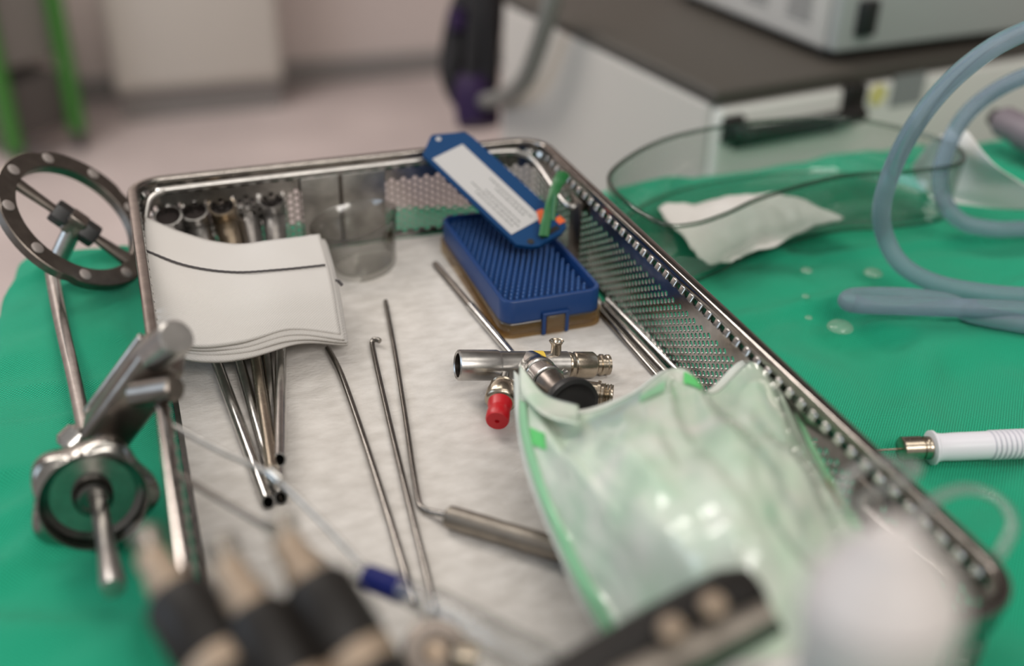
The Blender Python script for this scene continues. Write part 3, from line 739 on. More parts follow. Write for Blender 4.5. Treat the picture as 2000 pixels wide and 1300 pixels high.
# ------------------------------------------------------------------ slim instruments in the tray
def rodthing(name, label, cat, pts, r, m, group=None, n=6):
    return tag(MB().tube(spline(pts, n), r, 12).build(name, m), label, cat, group)
rodthing('dissector_rod', 'straight thin steel rod running from under the gauze pad towards the blue band', 'instrument rod',
         [(0.0847, -0.1301, 0.0050), (0.0860, -0.1586, 0.0050), (0.0843, -0.2177, 0.0048), (0.0819, -0.2686, 0.0048), (0.0799, -0.3020, 0.0048), (0.0788, -0.3193, 0.0048)], 0.0016, M['rod'])
rodthing('hook_probe', 'thin steel probe with short hooked tip beside the long bent probe', 'probe',
         [(0.1114, -0.1329, 0.0060), (0.1102, -0.1313, 0.0062), (0.1080, -0.1312, 0.0056), (0.1060, -0.1419, 0.0048), (0.0984, -0.2055, 0.0046), (0.0920, -0.2631, 0.0046), (0.0872, -0.3078, 0.0046), (0.0846, -0.3265, 0.0046)], 0.0014, M['rod'], n=7)
t = thing('bent_probe', (0.1241, -0.2875, 0.0020), 'long angled steel probe with thick matt grey handle lying on the liner', 'probe')
MB().tube(spline([(0.1254, -0.0888, 0.0042), (0.1166, -0.1443, 0.0042), (0.1064, -0.2035, 0.0044), (0.1001, -0.2384, 0.0046), (0.0962, -0.2623, 0.0048), (0.0965, -0.2676, 0.0050), (0.0990, -0.2713, 0.0054), (0.1042, -0.2772, 0.0068)], 7), 0.0013, 12).build('shaft', M['rod'], t)
pa, pb = Vector((0.1034, -0.2785, 0.0078)), Vector((0.1527, -0.3244, 0.0078))
hL = (pb-pa).length
MB().lathe([(0, 0), (0.0035, 0), (0.0046, 0.001), (0.0048, 0.003), (0.0048, hL*0.30), (0.0046, hL*0.36), (0.0048, hL*0.42), (0.0048, hL-0.002), (0.0040, hL), (0, hL)], pa, pb-pa, 28).build('handle', M['handle_steel'], t)
t = thing('slim_electrode', (0.1696, -0.1061, 0.0020), 'thin steel rod lying along the amber side of the blue box', 'instrument rod')
ea, eb = Vector((0.1642, -0.0540, 0.0048)), Vector((0.1724, -0.1655, 0.0055))
MB().tube([ea, ea.lerp(eb, 0.5)], [0.0018, 0.0019], 12).build('dark_shaft', M['steel_dark'], t, label='dark shaft')
MB().tube([ea.lerp(eb, 0.5), ea.lerp(eb, 0.9), eb], [0.0024, 0.0024, 0.0022], 14).build('steel_sleeve', M['steel'], t, label='bright steel sleeve')
LR = ['thin steel rod nearest the perforated wall, with bright dashed reflections', 'middle one of three thin steel rods along the perforated wall', 'thin steel rod closest to the blue box, of three by the perforated wall']
for i, (pa, pb) in enumerate((((0.2438, -0.1251, 0.0045), (0.2475, -0.2150, 0.0045)), ((0.2392, -0.1298, 0.0045), (0.2411, -0.2163, 0.0045)), ((0.2349, -0.1352, 0.0045), (0.2352, -0.2158, 0.0045)))):
    pa = Vector(pa); pb = Vector(pb); pb = pa + (pb-pa)*1.5
    tag(MB().cyl(pa, pb, 0.0019, seg=16, bev=0.0004).build('steel_rod', M['steel'] if i == 0 else M['rod']), LR[i], 'steel rod', 'rods along the perforated wall')

# ------------------------------------------------------------------ cystoscope bridge with red cap
A0 = Vector((0.1366, -0.1874, 0.0190)); A1 = Vector((0.2123, -0.1933, 0.0082)); ad = (A1-A0).normalized(); AL = (A1-A0).length
t = thing('telescope_bridge', (A0+A1)/2 - Vector((0, 0, 0.0075)), 'chrome branched telescope bridge with red cap and black eyecup on the liner', 'endoscope part')
K = AL/0.0733
MB().lathe([(0.0058, 0.004), (0.0058, 0.0002), (0.0066, -0.0004), (0.0074, 0.0002), (0.0075, 0.001), (0.0075, 0.0185*K), (0.0070, 0.0195*K), (0.0068, 0.020*K), (0.0068, 0.053*K), (0.0062, 0.0535*K)], A0, ad, 40).build('main_tube', M['steel_satin'], t)
MB().lathe([(0, 0.012), (0.0057, 0.012), (0.0058, 0.0002)], A0, ad, 40).build('bore', M['steel_dark'], t)
MB().lathe([(0.00675, 0.0350*K), (0.00702, 0.0351*K), (0.00702, 0.0409*K), (0.00675, 0.0410*K)], A0, ad, 40).build('yellow_band', M['yellow'], t, label='yellow band')
MB().lathe([(0.0060, 0.0530*K), (0.0064, 0.0535*K), (0.0064, 0.0550*K), (0.0060, 0.0555*K), (0.0060, 0.0565*K), (0.0066, 0.0570*K), (0.0066, 0.0660*K), (0.0058, 0.0672*K), (0.0047, 0.0680*K), (0.0047, 0.0695*K), (0.0054, 0.0700*K), (0.0054, 0.0712*K), (0.0048, 0.0716*K), (0.0048, 0.0728*K), (0.0052, 0.0732*K), (0.0052, 0.0745*K), (0.0034, 0.0745*K), (0.0034, 0.066*K), (0, 0.066*K)], A0, ad, 36).build('end_coupling', M['steel_warm'], t)
# top spout with flared mouth
s0 = A0 + ad*(0.0475*K) + Vector((0, 0, 0.005)); sd = Vector((0.06, 0.15, 1))
MB().lathe([(0.0024, 0), (0.0026, 0.0015), (0.0026, 0.0062), (0.0034, 0.0074), (0.0037, 0.0080), (0.0034, 0.0084), (0.0026, 0.0078), (0.0020, 0.0060), (0, 0.0050)], s0, sd, 28).build('spout', M['steel_warm'], t)
# side hub towards the viewer carrying the eyepiece
h0 = A0 + ad*(0.0345*K); h1 = Vector((0.1753, -0.2339, 0.0190)); hd = (h1-h0).normalized(); HL = (h1-h0).length
MB().lathe([(0.0072, -0.001), (0.0082, 0.006), (0.0084, 0.0095), (0.0088, 0.0100), (0.0088, 0.0120), (0.0080, 0.0124), (0.0080, 0.0185), (0.0087, 0.0190), (0.0087, 0.0215), (0.0078, 0.0221), (0.005, 0.0222)], h0, hd, 40).build('hub_collar', M['steel'], t)
MB().lathe([(0.0074, 0.020), (0.0074, 0.023), (0.0066, 0.026), (0.0064, 0.031), (0.0066, HL*0.85), (0.0080, HL-0.006), (0.0080, HL-0.002)], h0, hd, 40).build('eyepiece_neck', M['steel_dark'], t)
MB().lathe([(0.0062, HL-0.007), (0.0095, HL-0.0055), (0.0122, HL-0.002), (0.0132, HL+0.001), (0.0130, HL+0.003), (0.0112, HL+0.0035), (0.0090, HL+0.0005), (0.0050, HL-0.001), (0, HL-0.001)], h0, hd, 48).build('eyecup', M['black'], t, label='black eyecup')
# second coupling beside the eyecup
q0 = Vector((0.1824, -0.2127, 0.0112)); q1 = Vector((0.2020, -0.2237, 0.0112)); qL = (q1-q0).length
MB().lathe([(0, -0.006), (0.0054, -0.006), (0.0056, 0), (0.0056, qL*0.66), (0.0064, qL*0.67), (0.0064, qL*0.73), (0.0052, qL*0.75), (0.0052, qL*0.80), (0.0056, qL*0.82), (0.0048, qL*0.85), (0.0054, qL*0.88), (0.0048, qL*0.91), (0.0054, qL*0.94), (0.0050, qL*0.97), (0.0050, qL), (0.0036, qL), (0.0036, qL*0.9), (0, qL*0.9)], q0, q1-q0, 36).build('light_post', M['steel_warm'], t)
# lever pin
l0 = Vector((0.1742, -0.2085, 0.0160)); l1 = Vector((0.1859, -0.2031, 0.0145))
MB().lathe([(0, 0), (0.0016, 0), (0.0016, (l1-l0).length-0.002), (0.0021, (l1-l0).length), (0.0012, (l1-l0).length+0.001), (0, (l1-l0).length+0.001)], l0, l1-l0, 16).build('lever_pin', M['steel'], t)
# stopcock arm with red cap
r0 = A0 + ad*(0.0235*K); r1 = Vector((0.1434, -0.2256, 0.0105)); rd = (r1-r0).normalized(); RL = (r1-r0).length
MB().lathe([(0.0019, 0.004), (0.0019, RL*0.40), (0.0024, RL*0.40)], r0, rd, 20).build('stem', M['steel_satin'], t)
MB().lathe([(0, RL*0.36), (0.0045, RL*0.36), (0.0060, RL*0.38), (0.0064, RL*0.40), (0.0060, RL*0.42), (0.0066, RL*0.45), (0.0074, RL*0.52), (0.0076, RL*0.64), (0.0070, RL*0.67), (0.0058, RL*0.69), (0, RL*0.69)], r0, rd, 36).build('luer_collar', M['steel_warm'], t)
MB().lathe([(0, RL*0.66), (0.0057, RL*0.66), (0.0058, RL*0.72), (0.0052, RL*0.80), (0.0050, RL*0.84), (0.0054, RL*0.86), (0.0055, RL*0.97), (0.0050, RL), (0.0011, RL+0.0002), (0.0009, RL-0.001), (0, RL-0.001)], r0, rd, 36).build('red_cap', M['red'], t, label='red rubber cap')

# ------------------------------------------------------------------ retractor arm beside the tray
RC = Vector((-0.0302, 0.0015, 0.0355)); RN = Vector((0.6109, -0.3564, 0.7070)).normalized()
RQ = RN.to_track_quat('Z', 'Y').to_matrix()
t = thing('retractor_arm', (-0.035, -0.08, 0.0), 'steel retractor arm with studded ring and lobed knob along the tray side', 'retractor')
ro, ri = 0.0463, 0.0352
MB().lathe([(ri, -0.0036), (ro-0.0006, -0.0036), (ro, -0.0030), (ro, 0.0016), (ro-0.0006, 0.0022), (ri+0.0004, 0.0022), (ri, 0.0016), (ri, -0.0036)], RC, RN, 72,
           mod=lambda a, r, h: (1-0.035*max(0, math.cos(a*5+0.6))**12) if r > 0.043 else 1.0).build('ring', M['ring_steel'], t, angle=30)
for k in range(9):
    a = 2*PI*k/9 + 0.35; p = RC + RQ @ Vector((math.cos(a)*0.0408, math.sin(a)*0.0408, 0))
    MB().lathe([(0.0034, 0.0015), (0.0034, 0.0027), (0.0028, 0.0031), (0, 0.0032)], p, RN, 18).build('stud', M['stud'], t)
ca_, cb_ = Vector((-0.0539, 0.0034, 0.0569)), Vector((-0.0079, -0.0068, 0.0120))
ca_ = ca_ + (ca_-cb_)*0.05
MB().tube([ca_, ca_.lerp(cb_, 0.3), ca_.lerp(cb_, 0.7), cb_ + (cb_-ca_)*0.03], [0.0044, 0.0034, 0.0034, 0.0052], 14, flat=0.7).build('cross_bar', M['ring_steel'], t)
for f_ in (0.40, 0.655):
    p = ca_.lerp(cb_, f_); d_ = (cb_-ca_).normalized()
    MB().lathe([(0, -0.0048), (0.0064, -0.0048), (0.0068, -0.003), (0.0068, 0.003), (0.0064, 0.0048), (0, 0.0048)], p, d_, 6).build('black_nut', M['black'], t, label='black nut')
p = ca_.lerp(cb_, 0.528)
MB().box(p, (0.011, 0.011, 0.012), bev=0.0015, rot=(cb_-ca_).to_track_quat('X', 'Z').to_matrix()).build('swivel_block', M['steel_dark'], t)
st0 = p; st1 = Vector((-0.0420, -0.0017, 0.0156))
MB().cyl(st0, st1 + (st1-st0)*0.3, 0.0052, seg=20, bev=0.0006).build('swivel_stem', M['steel_satin'], t)
MB().tube(spline([st1, (-0.0452, -0.0029, 0.0118), (-0.0469, -0.0111, 0.0096), (-0.0430, -0.0626, 0.0086), (-0.0363, -0.1325, 0.0118), (-0.0311, -0.1902, 0.0175)], 8), 0.0040, 18).build('rod', M['steel'], t)
# clamp block
k0 = Vector((-0.0254, -0.2075, 0.0249)); k1 = Vector((0.0086, -0.2131, 0.0680))
kx = (k1-k0).normalized(); kl = (k1-k0).length
kr = kx.to_track_quat('X', 'Z').to_matrix()
MB().box(k0.lerp(k1, 0.50), (kl*0.90, 0.019, 0.019), bev=0.003, rot=kr).build('clamp_body', M['steel_dark'], t)
MB().box(k0.lerp(k1, 0.46) + kr @ Vector((0, 0.0105, 0.003)), (kl*0.80, 0.004, 0.015), bev=0.001, rot=kr).build('side_plate', M['steel_satin'], t)
e0 = Vector((-0.0008, -0.2111, 0.0616)); e1 = Vector((0.0117, -0.2287, 0.0806))
MB().cyl(e0, e1, 0.0072, seg=28, bev=0.001).build('pivot_drum', M['steel_satin'], t)
MB().cyl((-0.0076, -0.2230, 0.0544), (0.0085, -0.2362, 0.0626), 0.0052, seg=20, bev=0.001).build('locking_screw', M['steel_dark'], t)
MB().cyl((-0.0306, -0.2003, 0.0256), (-0.0387, -0.2048, 0.0214), 0.0072, seg=20, bev=0.002).build('rod_socket', M['steel'], t)
# lobed knob with tommy bar
n0 = Vector((-0.0287, -0.2406, 0.0216)); nd = (Vector((0.0, -0.6, 0.10)) - n0).normalized()
lob = lambda a, r, h: (1 + 0.085*math.cos(5*a + 0.9)) if r > 0.0212 else 1.0
MB().lathe([(0, -0.011), (0.016, -0.011), (0.0205, -0.009), (0.0230, -0.006), (0.0230, 0.001), (0.0218, 0.0032), (0.0205, 0.0040), (0.0200, 0.0041), (0.0196, 0.0036), (0.0190, 0.0006), (0.0186, -0.0030), (0, -0.0035)], n0, nd, 80, mod=lob)  .build('lobed_knob', M['knob'], t, angle=50)
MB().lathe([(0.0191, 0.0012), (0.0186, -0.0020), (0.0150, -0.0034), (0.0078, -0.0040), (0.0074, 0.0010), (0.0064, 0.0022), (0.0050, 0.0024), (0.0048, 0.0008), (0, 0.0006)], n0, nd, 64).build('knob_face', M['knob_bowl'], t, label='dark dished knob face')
MB().cyl(n0 - nd*0.026, n0 - nd*0.010, 0.0105, seg=28, bev=0.001).build('knob_spindle', M['steel_dark'], t)
b0 = Vector((-0.0274, -0.2375, 0.0173)); b1 = Vector((-0.0227, -0.2997, 0.0256)); bL = (b1-b0).length
MB().lathe([(0, -0.006), (0.0034, -0.006), (0.0034, bL*0.55), (0.0040, bL*0.75), (0.0045, bL*0.92), (0.0040, bL), (0, bL+0.0006)], b0, b1-b0, 24).build('tommy_bar', M['steel_satin'], t)

# ------------------------------------------------------------------ kidney dish, gauze in it, paper
kid = [(.2745, -.050), (.302, -.022), (.340, .0005), (.384, .0110), (.430, .0125), (.480, .002), (.5100, -.034), (.5190, -.0700), (.5010, -.0960), (.4600, -.0985), (.4157, -.0925), (.3528, -.1059), (.3166, -.1215), (.2905, -.1285), (.2741, -.1215), (.2680, -.083)]
out = spline([(x, y, 0) for x, y in kid], 6, closed=True)
cx = sum(p.x for p in out)/len(out); cy = sum(p.y for p in out)/len(out)
def inset(d):
    n = len(out); r_ = []
    for i in range(n):
        tv = (out[(i+1) % n]-out[i-1]).normalized(); nv = Vector((tv.y, -tv.x, 0))
        if nv.dot(Vector((cx, cy, 0))-out[i]) < 0 and False: nv = -nv
        r_.append(nv)
    a2 = sum(out[i].x*out[(i+1) % n].y - out[(i+1) % n].x*out[i].y for i in range(n))
    s_ = -1 if a2 > 0 else 1
    return [out[i] + r_[i]*d*s_ for i in range(n)]
levels = [(0.0, 0.044), (0.0002, 0.0452), (0.0012, 0.0456), (0.0022, 0.0452), (0.0024, 0.044), (0.0034, 0.024), (0.0050, 0.0095), (0.0085, 0.0062)]
outer = [(0.0014, 0.024), (0.0026, 0.0085), (0.0060, 0.0042)]
kd = MB(); n = len(out); rings = [[(p.x, p.y, z) for p in inset(d)] for d, z in outer[::-1] + levels]
vs = [v for r_ in rings for v in r_]; NR_ = len(rings)
fs = [(a*n+i, a*n+(i+1) % n, (a+1)*n+(i+1) % n, (a+1)*n+i) for a in range(NR_-1) for i in range(n)]
fs += [tuple(range(n))[::-1], tuple((NR_-1)*n+i for i in range(n))]
kd.add(vs, fs)
M['glass_edge'] = thin_clear('glass_edge', (0.74, 0.78, 0.75), (0.24, 0.27, 0.25), 0.03)
t = thing('kidney_dish', (cx, cy, 0.004), 'clear glass kidney dish on the green drape outside the tray', 'kidney dish')
kd.build('bowl', M['glass'], t, angle=50)
MB().tube([p + Vector((0, 0, 0.0452)) for p in inset(0.0012)], 0.0015, 12, closed=True).build('rim', M['glass_edge'], t)
MB().tube([p + Vector((0, 0, 0.0058)) for p in inset(0.0045)], 0.0012, 10, closed=True).build('foot_edge', M['glass_edge'], t)

def swab(u, v):
    a = Vector((0.3213, -0.0311, 0.0100)); b = Vector((0.4101, -0.0280, 0.0100)); c = Vector((0.4311, -0.0795, 0.0090)); d = Vector((0.3117, -0.1180, 0.0090))
    p = (a*(1-u)+b*u)*(1-v) + (d*(1-u)+c*u)*v
    z = 0.0095 + 0.011*math.sin(PI*u)*math.sin(PI*min(1, v*1.1))*0.8 + 0.0035*nz(p.x*45, p.y*45, 3) + 0.0015*nz(p.x*120, p.y*120, 8)
    p = p + Vector((0.004*nz(p.x*40, p.y*40, 7), 0.005*nz(p.x*40, p.y*40, 9), 0)); p.z = max(0.0085, z)
    return p
tag(MB().grid(swab, 40, 30).build('gauze_swab', M['gauze'], solid=0.0012, angle=180), 'crumpled white gauze swab lying in the kidney dish', 'gauze')
PS = [[(0.5158, -0.0356, 0.0200), (0.5184, -0.0500, 0.0450), (0.5256, -0.0685, 0.0550)], [(0.5208, -0.0369, 0.0100), (0.5261, -0.0612, 0.0300), (0.5222, -0.1000, 0.0450)], [(0.5221, -0.0483, 0.0040), (0.5327, -0.0784, 0.0160), (0.5471, -0.1051, 0.0300)], [(0.5290, -0.0718, 0.0040), (0.5498, -0.0918, 0.0060), (0.5756, -0.1174, 0.0120)]]
tag(MB().grid(lambda u, v: bic(PS, u, v), 30, 30).build('paper_sheet', M['paper'], solid=0.0006, angle=180), 'curled white paper sheet lying beyond the kidney dish', 'paper sheet')

# blue silicone tube in loose coils
TP = [(0.4997, -0.1734, 0.1600), (0.4730, -0.1703, 0.1570), (0.4530, -0.1655, 0.1500), (0.4335, -0.1628, 0.1400), (0.4193, -0.1562, 0.1220), (0.4092, -0.1510, 0.1000), (0.4070, -0.1428, 0.0720), (0.4070, -0.1404, 0.0460), (0.4137, -0.1414, 0.0260), (0.4192, -0.1534, 0.0135), (0.4295, -0.1696, 0.0085), (0.4478, -0.1843, 0.0070), (0.4709, -0.1974, 0.0070), (0.4994, -0.2026, 0.0070),
      (0.5499, -0.1906, 0.0072), (0.5815, -0.1560, 0.0072), (0.5634, -0.1320, 0.0072), (0.5375, -0.1240, 0.0072), (0.5176, -0.1185, 0.0075), (0.5026, -0.1077, 0.0095), (0.4955, -0.0968, 0.0180), (0.4972, -0.0845, 0.0300), (0.5011, -0.0794, 0.0460), (0.5091, -0.0776, 0.0660), (0.5217, -0.0805, 0.0820), (0.5352, -0.0936, 0.0980), (0.5606, -0.1090, 0.1100),
      (0.5991, -0.1386, 0.0900), (0.6019, -0.1820, 0.0400), (0.5380, -0.2253, 0.0130), (0.4717, -0.2292, 0.0125), (0.4498, -0.2186, 0.0125), (0.4115, -0.2028, 0.0125), (0.3798, -0.1913, 0.0130), (0.3652, -0.1848, 0.0130), (0.3643, -0.1783, 0.0120), (0.3758, -0.1728, 0.0095), (0.4023, -0.1768, 0.0072), (0.4235, -0.1900, 0.0070), (0.4280, -0.2056, 0.0070), (0.4476, -0.2232, 0.0070), (0.4723, -0.2415, 0.0070)]
tag(MB().tube(spline(TP, 12), 0.0053, 20).build('silicone_tube', M['tube'], angle=180), 'pale blue silicone tube looped in loose coils on the green drape', 'tube')

# droplets on the drape
DL = ['largest clear water droplet, just in front of the blue tube bend', 'round water droplet on the drape between dish and tube coil', 'small droplet on the drape in front of the kidney dish',
      'tiny droplet on the drape midway between dish and tube bend', 'tiny droplet on the drape closest behind the largest droplet']
for i, (p, r_) in enumerate((((0.3538, -0.1894, 0.0020), 0.0072), ((0.4113, -0.1399, 0.0020), 0.0058), ((0.3747, -0.1249, 0.0020), 0.0036), ((0.3559, -0.1526, 0.0020), 0.0022), ((0.3434, -0.1748, 0.0020), 0.0022))):
    bz = 0.0005
    o = MB().lathe([(0, bz), (r_, bz), (r_*0.97, bz+r_*0.12), (r_*0.8, bz+r_*0.30), (r_*0.45, bz+r_*0.42), (0, bz+r_*0.45)], p, (0, 0, 1), 28).build('water_droplet', M['water'])
    tag(o, DL[i], 'droplet', 'droplets on the green drape')

# dark plug at the edge of the drape
t = thing('cable_plug', (0.6726, 0.0323, 0.0120), 'dark mauve cable plug lying at the far edge of the drape', 'plug')
p0 = Vector((0.6443, 0.0231, 0.0200)); p1 = Vector((0.6423, -0.0400, 0.0200)); L = (p1-p0).length
MB().lathe([(0, 0), (0.010, 0), (0.012, 0.004), (0.012, L*0.4), (0.014, L*0.42), (0.014, L*0.9), (0.010, L), (0, L)], p0, p1-p0, 24).build('body', M['mauve'], t)
MB().lathe([(0, -0.008), (0.007, -0.008), (0.0078, 0.001), (0, 0.001)], p0, p1-p0, 20).build('tip', M['black'], t)

# white ribbed electrode handle on the drape
N0 = Vector((0.3217, -0.3026, 0.0085)); N1 = Vector((0.3650, -0.3135, 0.0085)); nd_ = (N1-N0).normalized(); NL = 0.135
t = thing('electrode_handle', N0 + nd_*0.04 - Vector((0, 0, 0.008)), 'white ribbed electrode handle with steel collar lying on the drape', 'electrode')
prof = [(0, 0), (0.0066, 0), (0.0078, 0.0006), (0.0078, 0.0016), (0.0066, 0.0026), (0.0062, 0.006), (0.0064, 0.012), (0.0064, 0.0275)]
x_ = 0.0275
while x_ < NL-0.01:
    prof += [(0.0058, x_+0.0002), (0.0058, x_+0.0007), (0.0068, x_+0.0010), (0.0068, x_+0.0021), (0.0058, x_+0.0024)]; x_ += 0.0024
prof += [(0.0062, NL-0.004), (0, NL)]
MB().lathe(prof, N0, nd_, 32).build('grip', M['handle_white'], t)
MB().lathe([(0, -0.0135), (0.0050, -0.0135), (0.0056, -0.0130), (0.0056, -0.0045), (0.0048, -0.0042), (0.0048, -0.0036), (0.0054, -0.0034), (0.0054, -0.0022), (0.0048, -0.0020), (0.0052, -0.0012), (0.0052, 0), (0, 0)], N0, nd_, 32).build('collar', M['steel_warm'], t)
MB().tube(spline([N0 - nd_*0.012, N0 - nd_*0.03, (0.2944, -0.2934, 0.0078), (0.2847, -0.2878, 0.0078), (0.2750, -0.2814, 0.0078)], 6), 0.00055, 8).build('needle', M['steel_warm'], t)

# ------------------------------------------------------------------ sterilisation pouch
PG = [[(0.1488, -0.2392, 0.0400), (0.1565, -0.2770, 0.0460), (0.1807, -0.2811, 0.0520), (0.2116, -0.2640, 0.0500), (0.2136, -0.2894, 0.0520), (0.2487, -0.2666, 0.0460), (0.2487, -0.3015, 0.0400)],
      [(0.1378, -0.2680, 0.0380), (0.1443, -0.3035, 0.0510), (0.1578, -0.3228, 0.0660), (0.1783, -0.3258, 0.0680), (0.1911, -0.3363, 0.0700), (0.2176, -0.3308, 0.0580), (0.2384, -0.3279, 0.0440)],
      [(0.1304, -0.3030, 0.0370), (0.1380, -0.3260, 0.0500), (0.1462, -0.3523, 0.0700), (0.1597, -0.3647, 0.0780), (0.1764, -0.3702, 0.0780), (0.2042, -0.3632, 0.0660), (0.2264, -0.3598, 0.0500)],
      [(0.1273, -0.3345, 0.0360), (0.1336, -0.3526, 0.0470), (0.1379, -0.3790, 0.0700), (0.1491, -0.3924, 0.0800), (0.1652, -0.3977, 0.0800), (0.1913, -0.3944, 0.0680), (0.2193, -0.3871, 0.0520)],
      [(0.1260, -0.3589, 0.0340), (0.1326, -0.3724, 0.0420), (0.1368, -0.3934, 0.0620), (0.1468, -0.4078, 0.0720), (0.1638, -0.4135, 0.0720), (0.1872, -0.4125, 0.0640), (0.2140, -0.4085, 0.0500)],
      [(0.1272, -0.3773, 0.0300), (0.1305, -0.3938, 0.0340), (0.1358, -0.4126, 0.0440), (0.1463, -0.4258, 0.0500), (0.1626, -0.4324, 0.0500), (0.1837, -0.4358, 0.0460), (0.2071, -0.4364, 0.0380)]]
t = thing('sterile_pouch', (0.19, -0.30, 0.02), 'crumpled pale green translucent sterilisation pouch open over the instruments', 'pouch')
m = bpy.data.materials.new('pale_green_film'); m.use_nodes = True
N = m.node_tree.nodes; b = N['Principled BSDF']
b.inputs['Roughness'].default_value = 0.12; b.inputs['Base Color'].default_value = (0.53, 0.68, 0.53, 1)
b.inputs['Alpha'].default_value = 0.86; b.inputs['Coat Weight'].default_value = 0.5
vary(m, (0.50, 0.68, 0.51), (0.74, 0.78, 0.69), 42, 3, lo=0.3, hi=0.7)
M['film'] = m
def fold(u, v, p):
    a = nz(u*3.1+v*1.2, v*1.3-u*0.6, 11.0); b_ = nz(u*7.5-v*2.0, v*2.2+u, 4.0)
    c_ = nz(u*15-v*5, v*3.5+u*2, 17.0)
    return 0.0080*a + 0.0046*b_ + 0.0022*c_ + 0.0030*abs(nz(u*9+v*3, v*3.5, 8.0))
def film(u, v):
    p = bic(PG, u, v); e = min(1.0, 9*min(u, 1-u, v+0.04))
    return p + Vector((0, -0.3, 1)).normalized()*(fold(u, v, p)*e)
fm = MB().grid(film, 130, 130)
fm.build('front_film', M['film'], t, solid=0.00025, angle=180)
m = mat('pouch_backing_paper', (0.72, 0.76, 0.69), 0.55, 0.0, **{'Alpha': 0.93}); M['backing'] = m
def back(u, v):
    p = bic(PG, u, v); k = math.sin(PI*u)*min(1, v*2+0.35)
    d = Vector((0, 0.002, -0.004 - 0.020*k))
    up = Vector((0, 0.006, 0.004)) * max(0, 1-v*5)
    p = p + d + up + Vector((0, 0, 0.0015*nz(p.x*40, p.y*40, 2)))
    p.z = max(p.z, 0.0085)
    return p
MB().grid(back, 60, 60).build('backing', M['backing'], t, solid=0.0003, angle=180)
# folded flap at the mouth, heat-sealed edges and printed marks
FP = [[(0.1512, -0.2312, 0.0410), (0.1515, -0.2590, 0.0430), (0.1599, -0.2758, 0.0460)], [(0.1469, -0.2420, 0.0400), (0.1465, -0.2715, 0.0460), (0.1551, -0.2871, 0.0490)], [(0.1437, -0.2518, 0.0395), (0.1426, -0.2823, 0.0490), (0.1505, -0.2973, 0.0530)]]
def off(p, h): return p + Vector((0, -0.35, 1)).normalized()*h
MB().grid(lambda u, v: off(bic(FP, u, v), 0.0028), 16, 10).build('mouth_flap', M['film'], t, solid=0.0003, angle=180)
m = mat('green_seal', (0.27, 0.57, 0.33), 0.25, 0.0, **{'Alpha': 0.9}); M['seal'] = m
MB().grid(lambda u, v: off(film(0.002+0.062*u*(0.35+v), 0.10+0.90*v), 0.0014), 8, 130).build('side_seal', M['seal'], t, solid=0.0002, angle=180, label='green sealed edge')
MB().grid(lambda u, v: off(film(0.965+0.033*u, 0.05+0.5*v), 0.0014), 8, 70).build('side_seal', M['seal'], t, solid=0.0002, angle=180, label='green sealed edge')
for nm, u0, u1, v0, v1, mm in (('printed_mark', 0.035, 0.085, 0.20, 0.27, 'print_green'), ('printed_mark', 0.52, 0.60, 0.02, 0.055, 'print_green'), ('printed_mark', 0.36, 0.44, 0.05, 0.085, 'seal'), ('indicator_patch', 0.955, 0.995, 0.36, 0.47, 'brown')):
    MB().grid(lambda u, v: off(film(u0+(u1-u0)*u, v0+(v1-v0)*v), 0.0016), 10, 10).build(nm, M[mm], t, angle=180, label='brown indicator patch' if mm == 'brown' else None)

# ------------------------------------------------------------------ foreground, out of focus
# clear catheter with blue band
t = thing('clear_catheter', (0.0692, -0.3515, 0.0412), 'clear catheter tube with dark blue band lying across the tray', 'catheter')
ctv = [(0.0054, -0.2509, 0.0551), (0.0200, -0.2671, 0.0518), (0.0359, -0.2845, 0.0493), (0.0476, -0.3093, 0.0464), (0.0556, -0.3298, 0.0441), (0.0602, -0.3434, 0.0449)]
MB().tube(spline(ctv, 8), 0.0011, 10).build('stylet', M['steel_satin'], t)
MB().tube([(0.0357, -0.2834, 0.0500), (0.0385, -0.2883, 0.0487)], [0.0022, 0.0026], 14).build('stylet_bead', M['steel'], t)
MB().tube([(0.0576, -0.3423, 0.0451), (0.0663, -0.3533, 0.0466)], [0.0042, 0.0044], 24).build('blue_band', M['blue_band'], t, label='dark blue band')
MB().tube(spline([(0.0553, -0.3391, 0.0448), (0.0663, -0.3533, 0.0466), (0.0737, -0.3659, 0.0487), (0.0841, -0.3849, 0.0522), (0.0965, -0.4073, 0.0555), (0.1052, -0.4232, 0.0571)], 6), [0.0036]*6+[0.0043]*6+[0.0058]*19, 24).build('clear_tube', M['clear_plastic'], t)
tag(MB().tube(spline([(0.0038, -0.2854, 0.0585), (0.0166, -0.2989, 0.0543), (0.0295, -0.3168, 0.0533), (0.0402, -0.3330, 0.0535), (0.0489, -0.3547, 0.0537), (0.0552, -0.3816, 0.0540), (0.0563, -0.4004, 0.0544)], 8), 0.0012, 10).build('dark_strand', M['steel_dark']), 'thin dark strand crossing the left tray rim below the catheter', 'wire')  # second thin dark strand beside the stylet

